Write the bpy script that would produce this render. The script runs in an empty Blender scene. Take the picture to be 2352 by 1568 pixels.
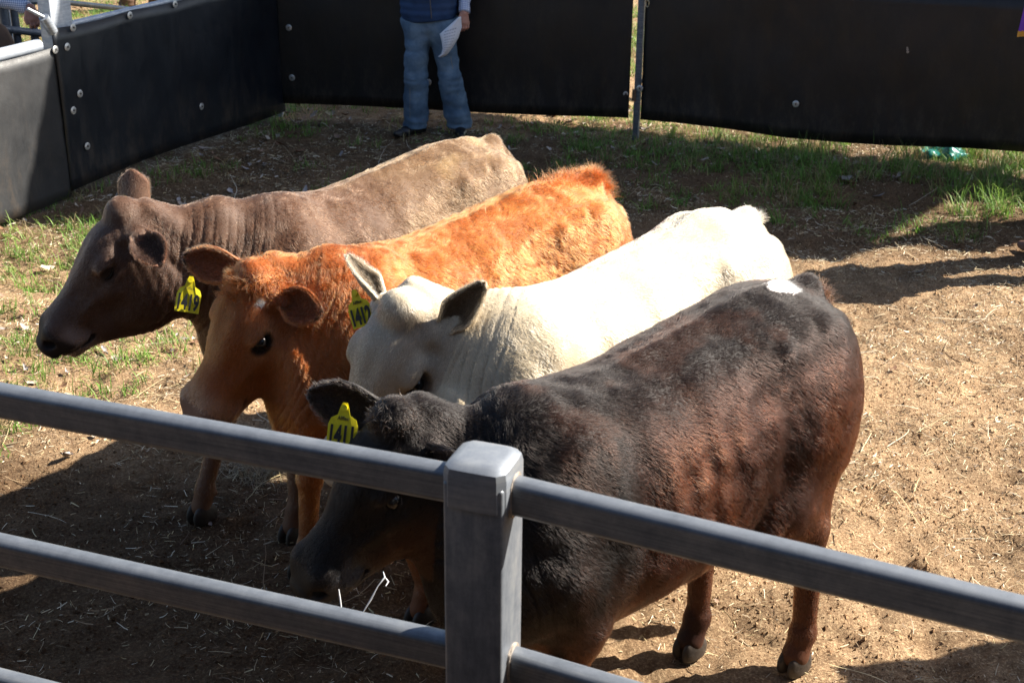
import bpy, math, random
import numpy as np
from mathutils import Vector, Matrix

SC = bpy.context.scene
# ------------------------------------------------------------------ camera, sky, sun, exposure
FPX, PITCH, CAMH, ROLL = 3150.0, math.radians(23.15), 2.8, math.radians(.58)
cF = Vector((0, math.cos(PITCH), -math.sin(PITCH)))
cR0 = Vector((1, 0, 0)); cU0 = Vector((0, math.sin(PITCH), math.cos(PITCH)))
cR = cR0*math.cos(ROLL) + cU0*math.sin(ROLL); cU = -cR0*math.sin(ROLL) + cU0*math.cos(ROLL)
cam = bpy.data.cameras.new('camera'); camo = bpy.data.objects.new('camera', cam); SC.collection.objects.link(camo)
camo.matrix_world = Matrix(((cR.x, cU.x, -cF.x, 0), (cR.y, cU.y, -cF.y, 0), (cR.z, cU.z, -cF.z, CAMH), (0, 0, 0, 1)))
cam.sensor_width = 36; cam.lens = 36*FPX/2352; cam.clip_start = .05; cam.clip_end = 400
cam.dof.use_dof = True; cam.dof.focus_distance = 4.3; cam.dof.aperture_fstop = 9
SC.camera = camo

SU, SV = 1.12, .31                       # horizontal shadow offsets per metre of height
SUN_EL = math.atan2(1, math.hypot(SU, SV)); SUN_AZ = math.atan2(SV, SU)
W = bpy.data.worlds.new('World'); SC.world = W; W.use_nodes = True
nt = W.node_tree; nt.nodes.clear()
sky = nt.nodes.new('ShaderNodeTexSky'); sky.sky_type = 'NISHITA'; sky.sun_disc = False
sky.sun_elevation = SUN_EL; sky.sun_rotation = math.pi/2 - SUN_AZ
bg = nt.nodes.new('ShaderNodeBackground'); bg.inputs[1].default_value = .062
wo = nt.nodes.new('ShaderNodeOutputWorld'); nt.links.new(sky.outputs[0], bg.inputs[0]); nt.links.new(bg.outputs[0], wo.inputs[0])
sun = bpy.data.lights.new('sun', 'SUN'); sun.energy = 5.0; sun.angle = math.radians(.53); sun.color = (1, .93, .82)
suno = bpy.data.objects.new('sun', sun); SC.collection.objects.link(suno)
suno.rotation_euler = Vector((SU, SV, 1)).to_track_quat('Z', 'Y').to_euler()
SC.view_settings.view_transform = 'Standard'; SC.view_settings.look = 'None'
SC.view_settings.exposure = 1.6; SC.view_settings.gamma = 1
SC.cycles.max_bounces = 6; SC.cycles.diffuse_bounces = 3; SC.cycles.glossy_bounces = 3
SC.cycles.transparent_max_bounces = 8; SC.cycles.use_denoising = True
SC.cycles.caustics_reflective = False; SC.cycles.caustics_refractive = False
SC.render.hair_type = 'STRIP'
SC.cycles.use_adaptive_sampling = False

ROOF = [(-7.0, 8.95), (2.0, 7.85), (3.6, 9.85), (-5.4, 13.6)]      # ground outline of the shade the roof throws
rng = np.random.default_rng(7); random.seed(7)

# ------------------------------------------------------------------ helpers: picture <-> place (used to read positions off the photograph)
def ray(x, y): return cF + cR*((x-1176)/FPX) - cU*((y-784)/FPX)
def atz(x, y, z):
    d = ray(x, y); return Vector((0, 0, CAMH)) + d*((z-CAMH)/d.z)
def aty(x, y, Y):
    d = ray(x, y); return Vector((0, 0, CAMH)) + d*(Y/d.y)

# ------------------------------------------------------------------ object helpers
def thing(name, label, cat, loc=(0, 0, 0), rz=0, group=None):
    o = bpy.data.objects.new(name, None); SC.collection.objects.link(o)
    o.location = loc; o.rotation_euler = (0, 0, rz); o['label'] = label; o['category'] = cat
    o.empty_display_size = .1
    if group: o['group'] = group
    return o
def link(name, me, mat, parent=None, kind=None, label=None, cat=None):
    o = bpy.data.objects.new(name, me); SC.collection.objects.link(o)
    if mat is not None: me.materials.append(mat)
    if parent is not None: o.parent = parent
    if kind: o['kind'] = kind
    if label: o['label'] = label
    if cat: o['category'] = cat
    return o
def mesh(name, V, Fc, smooth=True, col=None, cname='col'):
    me = bpy.data.meshes.new(name)
    V = np.asarray(V, np.float32)
    if isinstance(Fc, np.ndarray):
        n = len(Fc); k = Fc.shape[1]
        me.vertices.add(len(V)); me.vertices.foreach_set('co', V.ravel())
        me.loops.add(n*k); me.loops.foreach_set('vertex_index', Fc.astype(np.int32).ravel())
        me.polygons.add(n); me.polygons.foreach_set('loop_start', np.arange(0, n*k, k, dtype=np.int32))
        me.update(calc_edges=True)
    else:
        me.from_pydata([tuple(v) for v in V], [], [tuple(f) for f in Fc]); me.update()
    me.polygons.foreach_set('use_smooth', np.full(len(me.polygons), smooth))
    if col is not None:
        a = me.color_attributes.new(cname, 'FLOAT_COLOR', 'POINT')
        c = np.ones((len(V), 4), np.float32); c[:, :3] = col; a.data.foreach_set('color', c.ravel())
    me.update(); return me
class MB:
    def __init__(s): s.v = []; s.f = []
    def add(s, V, Fc):
        b = len(s.v); s.v += [tuple(v) for v in V]; s.f += [tuple(i+b for i in f) for f in Fc]
    def box(s, c, d, ax=None, bev=0.0):
        """box with centre c, size d, axes ax (3 unit vectors); bevelled edges"""
        ax = ax or (Vector((1, 0, 0)), Vector((0, 1, 0)), Vector((0, 0, 1)))
        import bmesh
        bm = bmesh.new(); bmesh.ops.create_cube(bm, size=1)
        for v in bm.verts: v.co = Vector((v.co.x*d[0], v.co.y*d[1], v.co.z*d[2]))
        if bev: bmesh.ops.bevel(bm, geom=list(bm.edges), offset=bev, segments=3, affect='EDGES', profile=.5)
        c = Vector(c)
        s.add([c + ax[0]*v.co.x + ax[1]*v.co.y + ax[2]*v.co.z for v in bm.verts], [[v.index for v in f.verts] for f in bm.faces]); bm.free()
    def tube(s, pts, r, n=14, sec=None, up=Vector((0, 0, 1)), cap=True):
        """sweep; sec = function(angle)->(side, up) offsets else circle radius r (number or list)"""
        pts = [Vector(p) for p in pts]; V = []; m = len(pts)
        for i, p in enumerate(pts):
            t = (pts[min(i+1, m-1)] - pts[max(i-1, 0)]).normalized()
            u = up if abs(t.dot(up)) < .95 else Vector((1, 0, 0))
            a = t.cross(u).normalized(); b = a.cross(t).normalized()
            rr = r[i] if isinstance(r, (list, tuple)) else r
            for k in range(n):
                th = 2*math.pi*k/n
                ca, sb = sec(th) if sec else (math.cos(th)*rr, math.sin(th)*rr)
                V.append(p + a*ca + b*sb)
        Fc = [(i*n+k, i*n+(k+1) % n, (i+1)*n+(k+1) % n, (i+1)*n+k) for i in range(m-1) for k in range(n)]
        if cap: Fc += [tuple(range(n-1, -1, -1)), tuple(range((m-1)*n, m*n))]
        s.add(V, Fc)
    def build(s, name, mat, parent=None, smooth=True, **k):
        me = mesh(name, s.v, s.f, smooth)
        o = link(name, me, mat, parent, **k)
        if smooth:
            try: me.set_sharp_from_angle(angle=math.radians(38))
            except Exception: pass
        return o

# ------------------------------------------------------------------ materials
def nodes(name):
    m = bpy.data.materials.new(name); m.use_nodes = True; t = m.node_tree; t.nodes.clear()
    o = t.nodes.new('ShaderNodeOutputMaterial'); b = t.nodes.new('ShaderNodeBsdfPrincipled')
    t.links.new(b.outputs[0], o.inputs[0]); return m, t, b
def N(t, typ, **k):
    n = t.nodes.new(typ)
    for a, v in k.items():
        if a.startswith('i_'): n.inputs[int(a[2:]) if a[2:].isdigit() else a[2:].replace('_', ' ')].default_value = v
        else: setattr(n, a, v)
    return n
def ramp(t, src, stops):
    r = t.nodes.new('ShaderNodeValToRGB'); e = r.color_ramp.elements
    while len(e) < len(stops): e.new(.5)
    for el, (p, c) in zip(e, stops): el.position = p; el.color = (*c, 1) if len(c) == 3 else c
    t.links.new(src, r.inputs[0]); return r.outputs[0]
def coords(t, scale=(1, 1, 1)):
    c = t.nodes.new('ShaderNodeTexCoord'); mp = t.nodes.new('ShaderNodeMapping'); mp.inputs['Scale'].default_value = scale
    t.links.new(c.outputs['Object'], mp.inputs[0]); return mp.outputs[0]
def noise(t, vec, s, d=5, r=.6):
    n = N(t, 'ShaderNodeTexNoise'); n.inputs['Scale'].default_value = s; n.inputs['Detail'].default_value = d; n.inputs['Roughness'].default_value = r
    t.links.new(vec, n.inputs['Vector']); return n.outputs[0]
def bump(t, b, h, st, dist=.01):
    n = N(t, 'ShaderNodeBump'); n.inputs['Strength'].default_value = st; n.inputs['Distance'].default_value = dist
    t.links.new(h, n.inputs['Height']); t.links.new(n.outputs[0], b.inputs['Normal'])
def plain(name, c, rough=.6, metal=0, nz=0, nscale=20, bst=0, spec=.5, coat=0):
    m, t, b = nodes(name); b.inputs['Roughness'].default_value = rough; b.inputs['Metallic'].default_value = metal
    b.inputs['Specular IOR Level'].default_value = spec; b.inputs['Coat Weight'].default_value = coat
    v = coords(t); n = noise(t, v, nscale)
    lo = tuple(x*(1-nz) for x in c); hi = tuple(min(1, x*(1+nz)) for x in c)
    t.links.new(ramp(t, n, [(.3, lo), (.7, hi)]), b.inputs['Base Color'])
    if bst: bump(t, b, n, bst)
    return m
def attr_mat(name, rough=.7, spec=.3, two=False, bst=0, bs=200, trans=0):
    m, t, b = nodes(name); a = N(t, 'ShaderNodeAttribute', attribute_name='col')
    t.links.new(a.outputs['Color'], b.inputs['Base Color']); b.inputs['Roughness'].default_value = rough
    b.inputs['Specular IOR Level'].default_value = spec
    if bst: bump(t, b, noise(t, coords(t), bs), bst, .004)
    if trans:
        o = [n for n in t.nodes if n.type == 'OUTPUT_MATERIAL'][0]
        tr = N(t, 'ShaderNodeBsdfTranslucent'); mx = N(t, 'ShaderNodeMixShader'); mx.inputs[0].default_value = trans
        t.links.new(a.outputs['Color'], tr.inputs[0]); t.links.new(b.outputs[0], mx.inputs[1]); t.links.new(tr.outputs[0], mx.inputs[2])
        t.links.new(mx.outputs[0], o.inputs[0])
    return m

def galv(name, scale=(1, 1, 1), dark=.30, light=.62, rough=.42, axis_stretch=(2, 2, 30), metal=.4):
    m, t, b = nodes(name); v = coords(t); vs = coords(t, axis_stretch)
    n1 = noise(t, v, 22, 9, .75); n2 = noise(t, vs, 3, 5, .7)
    mx = N(t, 'ShaderNodeMath', operation='ADD'); t.links.new(n1, mx.inputs[0]); t.links.new(n2, mx.inputs[1])
    hf = N(t, 'ShaderNodeMath', operation='MULTIPLY'); hf.inputs[1].default_value = .5; t.links.new(mx.outputs[0], hf.inputs[0])
    t.links.new(ramp(t, hf.outputs[0], [(.36, (dark*.86, dark*.97, dark*1.14)), (.5, tuple(.5*(dark+light)*x for x in (.9, .98, 1.1))), (.62, (light*.95, light, light*1.05))]), b.inputs['Base Color'])
    b.inputs['Metallic'].default_value = metal
    t.links.new(ramp(t, hf.outputs[0], [(.35, (rough+.16,)*3), (.65, (rough-.08,)*3)]), b.inputs['Roughness'])
    bump(t, b, hf.outputs[0], .12, .004); return m
M_galv = galv('galvanised_steel', dark=.12, light=.26, axis_stretch=(14, 14, 2.5)); 
M_galv_pale = galv('pale_galvanised_steel', dark=.34, light=.6, rough=.5)

def rubber(name, base, scuff, rough):
    m, t, b = nodes(name); v = coords(t); n1 = noise(t, v, 2.2, 6, .65)
    vs = coords(t, (1, 1, .35)); n2 = noise(t, vs, 9, 8, .75); fine = noise(t, v, 160, 2, .5)
    c0 = ramp(t, n1, [(.35, base), (.75, scuff)]); tc = N(t, 'ShaderNodeTexCoord'); sp = N(t, 'ShaderNodeSeparateXYZ'); t.links.new(tc.outputs['Object'], sp.inputs[0])
    low = ramp(t, sp.outputs[2], [(.05, (.8,)*3), (.55, (.12,)*3)]); sc = ramp(t, noise(t, coords(t, (1.4, 1.4, .5)), 6, 9, .8), [(.48, (0,)*3), (.72, (1,)*3)])
    mu = N(t, 'ShaderNodeMath', operation='MULTIPLY'); t.links.new(low, mu.inputs[0]); t.links.new(sc, mu.inputs[1])
    mx = N(t, 'ShaderNodeMixRGB'); mx.inputs[2].default_value = (.10, .075, .055, 1); t.links.new(mu.outputs[0], mx.inputs[0]); t.links.new(c0, mx.inputs[1])
    t.links.new(mx.outputs[0], b.inputs['Base Color'])
    t.links.new(ramp(t, n2, [(.3, (rough-.08,)*3), (.7, (rough+.14,)*3)]), b.inputs['Roughness'])
    ad = N(t, 'ShaderNodeMath', operation='MULTIPLY_ADD'); ad.inputs[1].default_value = .25
    t.links.new(fine, ad.inputs[0]); t.links.new(n1, ad.inputs[2]); bump(t, b, ad.outputs[0], .35, .012)
    b.inputs['Specular IOR Level'].default_value = .5; return m
M_rub = rubber('black_rubber', (.0045, .0045, .005), (.013, .012, .0115), .5); M_rubb = rubber('blue_black_rubber', (.004, .0065, .011), (.010, .014, .02), .40)
M_rubl = rubber('scuffed_black_rubber', (.020, .021, .023), (.055, .055, .056), .45)

# soil
def soil():
    m, t, b = nodes('soil'); v = coords(t)
    big = noise(t, v, .9, 4, .6); mid = noise(t, v, 9, 8, .7); fine = noise(t, v, 90, 6, .75)
    a = ramp(t, mid, [(.3, (.065, .040, .024)), (.5, (.14, .094, .058)), (.72, (.26, .195, .13))])
    c = ramp(t, fine, [(.35, (.04, .025, .016)), (.52, (.14, .096, .06)), (.66, (.40, .32, .215))])
    mx = N(t, 'ShaderNodeMixRGB'); mx.inputs[0].default_value = .55; t.links.new(a, mx.inputs[1]); t.links.new(c, mx.inputs[2])
    at = N(t, 'ShaderNodeAttribute', attribute_name='col')
    mu = N(t, 'ShaderNodeMixRGB', blend_type='MULTIPLY'); mu.inputs[0].default_value = 1
    t.links.new(mx.outputs[0], mu.inputs[1]); t.links.new(at.outputs['Color'], mu.inputs[2])
    t.links.new(mu.outputs[0], b.inputs['Base Color']); b.inputs['Roughness'].default_value = .95; b.inputs['Specular IOR Level'].default_value = .15
    ad = N(t, 'ShaderNodeMath', operation='MULTIPLY_ADD'); ad.inputs[1].default_value = .6
    t.links.new(fine, ad.inputs[0]); t.links.new(mid, ad.inputs[2]); bump(t, b, ad.outputs[0], .9, .02); return m

# ------------------------------------------------------------------ numeric noise and implicit surfaces
_R = np.random.default_rng(3).random((64, 64, 64)).astype(np.float32)*2-1
def vnoise(P, s=1.0, seed=0):
    Q = P*s + seed*7.31; i = np.floor(Q).astype(np.int64); f = Q-i; f = f*f*(3-2*f); o = 0
    for dx in (0, 1):
        for dy in (0, 1):
            for dz in (0, 1):
                w = (f[:, 0] if dx else 1-f[:, 0])*(f[:, 1] if dy else 1-f[:, 1])*(f[:, 2] if dz else 1-f[:, 2])
                o = o + w*_R[(i[:, 0]+dx) & 63, (i[:, 1]+dy) & 63, (i[:, 2]+dz) & 63]
    return o
def fbm(P, s, seed=0, o=3): return sum(vnoise(P, s*2**k, seed+k)/2**k for k in range(o))
def smin(a, b, k): h = np.clip(.5+.5*(b-a)/k, 0, 1); return b*(1-h)+a*h-k*h*(1-h)
def smax(a, b, k): return -smin(-a, -b, k)
def sstep(a, b, x): t = np.clip((x-a)/(b-a), 0, 1); return t*t*(3-2*t)
A = lambda v: np.array(v, float)
def cap(a, b, ra, rb):
    a, b = A(a), A(b)
    def f(P):
        d = b-a; t = np.clip(((P-a)@d)/(d@d), 0, 1); return np.linalg.norm(P-a-t[:, None]*d, axis=1)-(ra+(rb-ra)*t)
    return f
def ell(c, r, M=None):
    c, r = A(c), A(r)
    def f(P):
        q = P-c
        if M is not None: q = q@M.T
        k0 = np.linalg.norm(q/r, axis=1); k1 = np.linalg.norm(q/(r*r), axis=1)+1e-9; return k0*(k0-1)/k1
    return f
def ecap(a, b, up, wa, ha, wb, hb):
    """tapered link from a to b with elliptical section: half width w across, half height h along up"""
    a, b = A(a), A(b); d = b-a; L = np.linalg.norm(d); t_ = d/L; u = A(up)-(A(up)@t_)*t_; u /= np.linalg.norm(u); s = np.cross(u, t_)
    def f(P):
        q = P-a; ax = q@t_; t = np.clip(ax/L, 0, 1); e = ax-t*L; w = wa+(wb-wa)*t; h = ha+(hb-ha)*t; m = np.minimum(w, h)
        return (np.sqrt((q@s/w)**2+(q@u/h)**2+(e/m)**2)-1)*m
    return f
def loft(fr, st, p_top=2.0, p_bot=2.0, endr=.04):
    """fr=(origin, forward, side, up); st rows: (t, top, bottom, half width)"""
    o, Fw, S, Uu = [A(v) for v in fr]; st = np.array(st, float)
    T = np.linspace(st[0, 0], st[-1, 0], 400); C = [np.interp(T, st[:, 0], st[:, i]) for i in (1, 2, 3)]
    dt = T[1]-T[0]; sg = max(1, int(.035/dt)); kx = np.arange(-3*sg, 3*sg+1); K = np.exp(-.5*(kx/sg)**2); K /= K.sum()
    C = [np.convolve(np.pad(c, 3*sg, mode='edge'), K, 'valid') for c in C]
    def f(P):
        q = P-o; t = q@Fw; y = q@S; z = q@Uu
        tc = np.clip(t, T[0], T[-1]); tp, bt, w = [np.interp(tc, T, c) for c in C]
        cz = bt+(tp-bt)*.5; h = (tp-bt)*.5; e = (t-tc); s = (z-cz)/h; pt = np.where(s > 0, p_top, p_bot)
        m = np.minimum(w, h)
        g = (np.abs(y/w)**pt+np.abs(s)**pt)**(1/pt)
        d = (g-1)*m
        return np.where(e == 0, d, np.sqrt(np.maximum(d+endr, 0)**2+e*e)-endr)
    return f

def surface(fn, lo, hi, h, blk=6, extra=None):
    """naive surface nets on the blocks that straddle the zero level"""
    lo = A(lo); hi = A(hi); n = (np.ceil((hi-lo)/h/blk).astype(int))*blk+1
    nb = (n-1)//blk
    bi = np.stack(np.meshgrid(*[np.arange(k) for k in nb], indexing='ij'), -1).reshape(-1, 3)
    fc = fn(lo+(bi+.5)*blk*h); act = np.abs(fc) < blk*h*1.25
    Fv = np.zeros(tuple(n), np.float32)
    Fb = np.where(fc > 0, 1, -1).reshape(nb).astype(np.float32)
    Fv[:-1, :-1, :-1] = np.kron(Fb, np.ones((blk,)*3, np.float32)); Fv[-1] = 1; Fv[:, -1] = 1; Fv[:, :, -1] = 1
    r = np.arange(blk+1); loc = np.stack(np.meshgrid(r, r, r, indexing='ij'), -1).reshape(-1, 3)
    idx = (bi[act]*blk)[:, None, :]+loc[None]; idx = idx.reshape(-1, 3)
    lin = np.unique(np.ravel_multi_index(idx.T, Fv.shape)); idx = np.stack(np.unravel_index(lin, Fv.shape), 1)
    vals = np.concatenate([fn(lo+c*h) for c in np.array_split(idx, max(1, len(idx)//150000))])
    Fv.reshape(-1)[lin] = vals
    neg = Fv < 0
    c = [neg[dx:n[0]-1+dx, dy:n[1]-1+dy, dz:n[2]-1+dz] for dx in (0, 1) for dy in (0, 1) for dz in (0, 1)]
    cnt = sum(x.astype(np.int8) for x in c); cell = (cnt > 0) & (cnt < 8)
    ci = np.argwhere(cell); vid = -np.ones(cell.shape, np.int64); vid[cell] = np.arange(len(ci))
    acc = np.zeros((len(ci), 3)); num = np.zeros(len(ci))
    cor = [(dx, dy, dz) for dx in (0, 1) for dy in (0, 1) for dz in (0, 1)]
    for a in cor:
        for ax in range(3):
            if a[ax]: continue
            b = list(a); b[ax] = 1
            ia = ci+a; ib = ci+b; fa = Fv[ia[:, 0], ia[:, 1], ia[:, 2]]; fb = Fv[ib[:, 0], ib[:, 1], ib[:, 2]]
            m = (fa < 0) != (fb < 0); t = np.where(m, fa/np.where(m, fa-fb, 1), 0)
            p = np.array(a, float)[None]+np.zeros((len(ci), 3)); p[:, ax] += t
            acc[m] += p[m]; num[m] += 1
    V = lo+(ci+acc/np.maximum(num, 1)[:, None])*h
    Q = []
    for ax in range(3):
        o1, o2 = (ax+1) % 3, (ax+2) % 3
        sl = [slice(1, None)]*3; sl[ax] = slice(0, None); 
        A0 = neg; sa = [slice(None)]*3; sb = [slice(None)]*3; sa[ax] = slice(0, -1); sb[ax] = slice(1, None)
        ch = A0[tuple(sa)] != A0[tuple(sb)]; e = np.argwhere(ch)
        e = e[(e[:, o1] > 0) & (e[:, o2] > 0) & (e[:, o1] < n[o1]-1) & (e[:, o2] < n[o2]-1)]
        def g(d1, d2):
            k = e.copy(); k[:, o1] -= d1; k[:, o2] -= d2; return vid[k[:, 0], k[:, 1], k[:, 2]]
        q = np.stack([g(0, 0), g(1, 0), g(1, 1), g(0, 1)], 1)
        inside = A0[e[:, 0], e[:, 1], e[:, 2]]; q[~inside] = q[~inside][:, ::-1]
        q = q[(q >= 0).all(1)]; Q.append(q)
    return V, np.concatenate(Q)
def vnormals(V, Q):
    fn = np.cross(V[Q[:, 2]]-V[Q[:, 0]], V[Q[:, 3]]-V[Q[:, 1]]); n = np.zeros_like(V)
    for k in range(4): np.add.at(n, Q[:, k], fn)
    return n/(np.linalg.norm(n, axis=1, keepdims=True)+1e-12)
def relax(V, Q, it=1, w=.5):
    for _ in range(it):
        s = np.zeros_like(V); c = np.zeros(len(V))
        for a, b in ((0, 1), (1, 2), (2, 3), (3, 0)):
            np.add.at(s, Q[:, a], V[Q[:, b]]); np.add.at(c, Q[:, a], 1)
            np.add.at(s, Q[:, b], V[Q[:, a]]); np.add.at(c, Q[:, b], 1)
        V = V*(1-w)+w*s/np.maximum(c, 1)[:, None]
    return V
def nrm(v): v = A(v); return v/np.linalg.norm(v)

# ------------------------------------------------------------------ fur
def fur_mat(name, rough=.33, ior=1.42):
    m, t, b = nodes(name); o = [n for n in t.nodes if n.type == 'OUTPUT_MATERIAL'][0]; t.nodes.remove(b)
    a = N(t, 'ShaderNodeAttribute', attribute_name='col')
    h = N(t, 'ShaderNodeBsdfHairPrincipled'); h.parametrization = 'COLOR'
    t.links.new(a.outputs['Color'], h.inputs['Color']); h.inputs['Roughness'].default_value = rough; h.inputs['Random Roughness'].default_value = .3
    h.inputs['IOR'].default_value = ior; h.inputs['Radial Roughness'].default_value = rough+.15
    t.links.new(h.outputs[0], o.inputs[0]); return m
M_fur = fur_mat('fur'); M_furk = fur_mat('dark_fur', .30, 1.33); FUR = [M_fur]
def fur(parent, roots, nor, comb, length, col, rad=.0005, lift=.35, curl=.25, name='fur', k=4, wr=None, tip=.2):
    r_ = wr or rng; n = len(roots); length = np.broadcast_to(length, (n,))*(.7+.6*r_.random(n))
    tang = comb-(np.sum(comb*nor, 1))[:, None]*nor; tang /= (np.linalg.norm(tang, axis=1, keepdims=True)+1e-9)
    side = np.cross(nor, tang); j = r_.normal(0, 1, (n, 3))
    P = np.zeros((n, k, 3)); lift = np.broadcast_to(lift, (n,))
    for i in range(k):
        u = i/(k-1)
        d = nor*(u*lift*(1-.35*u))[:, None]+tang*(u*(1-lift*.5)*(.6+.4*u))[:, None]
        d = d+side*(j[:, :1]*curl*.5*u)+tang*(j[:, 1:2]*curl*.25*u)+nor*(j[:, 2:]*curl*.2*u)
        P[:, i] = roots-nor*.001+d*length[:, None]
    cu = bpy.data.hair_curves.new(name); cu.add_curves([k]*n)
    cu.attributes['position'].data.foreach_set('vector', P.astype(np.float32).ravel())
    ra = cu.attributes.get('radius') or cu.attributes.new('radius', 'FLOAT', 'POINT')
    R = (rad*np.linspace(1, tip, k))[None]*np.ones((n, 1)); ra.data.foreach_set('value', R.astype(np.float32).ravel())
    c = cu.attributes.new('col', 'FLOAT_COLOR', 'CURVE'); cc = np.ones((n, 4), np.float32); cc[:, :3] = np.clip(col, .002, .98); c.data.foreach_set('color', cc.ravel())
    cu.materials.append(FUR[0])
    o = bpy.data.objects.new(name, cu); SC.collection.objects.link(o); o.parent = parent; return o
def scatter(V, Q, Nn, n, wt=None):
    T = np.concatenate([Q[:, [0, 1, 2]], Q[:, [0, 2, 3]]]); a = V[T]
    ar = np.linalg.norm(np.cross(a[:, 1]-a[:, 0], a[:, 2]-a[:, 0]), axis=1)
    if wt is not None: ar = ar*wt[T].mean(1)
    f = rng.choice(len(T), n, p=ar/ar.sum()); r1 = np.sqrt(rng.random(n)); r2 = rng.random(n)
    b = np.stack([1-r1, r1*(1-r2), r1*r2], 1); P = (V[T[f]]*b[:, :, None]).sum(1); nn = (Nn[T[f]]*b[:, :, None]).sum(1)
    return P, nn/np.linalg.norm(nn, axis=1, keepdims=True), T[f], b

# ------------------------------------------------------------------ steers
M_hide = attr_mat('hide', rough=.62, spec=.25, bst=.25, bs=260)
M_hide2 = attr_mat('ear_outside', rough=.62, spec=.25, bst=.25, bs=260)
M_hide2.node_tree.nodes['Attribute'].attribute_name = 'col_outside'
M_eye = plain('eye_dark', (.006, .005, .005), rough=.2, spec=.4)
M_hoof = plain('hoof_horn', (.035, .026, .02), rough=.55, nz=.4, nscale=40, bst=.3)
M_nose = plain('nose_skin', (.02, .016, .016), rough=.3, nz=.3, nscale=60, bst=.4)
M_tag = plain('yellow_tag_plastic', (.76, .64, .015), rough=.45, nz=.14, nscale=55, bst=.1)
M_ink = plain('black_ink', (.012, .012, .012), rough=.5)
M_drool = plain('drool', (.75, .76, .76), rough=.1, spec=.8)

def text_mesh(s, size, bold=.0, ext=.0006, space=1.0):
    c = bpy.data.curves.new('t', 'FONT'); c.body = s; c.size = size; c.extrude = ext; c.offset = bold; c.align_x = 'CENTER'; c.align_y = 'CENTER'; c.space_character = space
    o = bpy.data.objects.new('t', c); SC.collection.objects.link(o)
    me = bpy.data.meshes.new_from_object(o.evaluated_get(bpy.context.evaluated_depsgraph_get()))
    bpy.data.objects.remove(o); bpy.data.curves.remove(c); return me
def frame(o, x, y, z): return Matrix(((x[0], y[0], z[0], o[0]), (x[1], y[1], z[1], o[1]), (x[2], y[2], z[2], o[2]), (0, 0, 0, 1)))

_hf = lambda P: np.minimum(*[smax(ell((.012, s*.0215, .03), (.058, .0235, .058))(P)*1.0, -(P[:, 2]-.001), .006) for s in (-1, 1)])
hV, hQ = surface(_hf, (-.06, -.07, -.01), (.09, .07, .11), .005)
HOOF = mesh('hoof', relax(hV, hQ, 1), hQ)
HOOF.materials.append(M_hoof)

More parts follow.
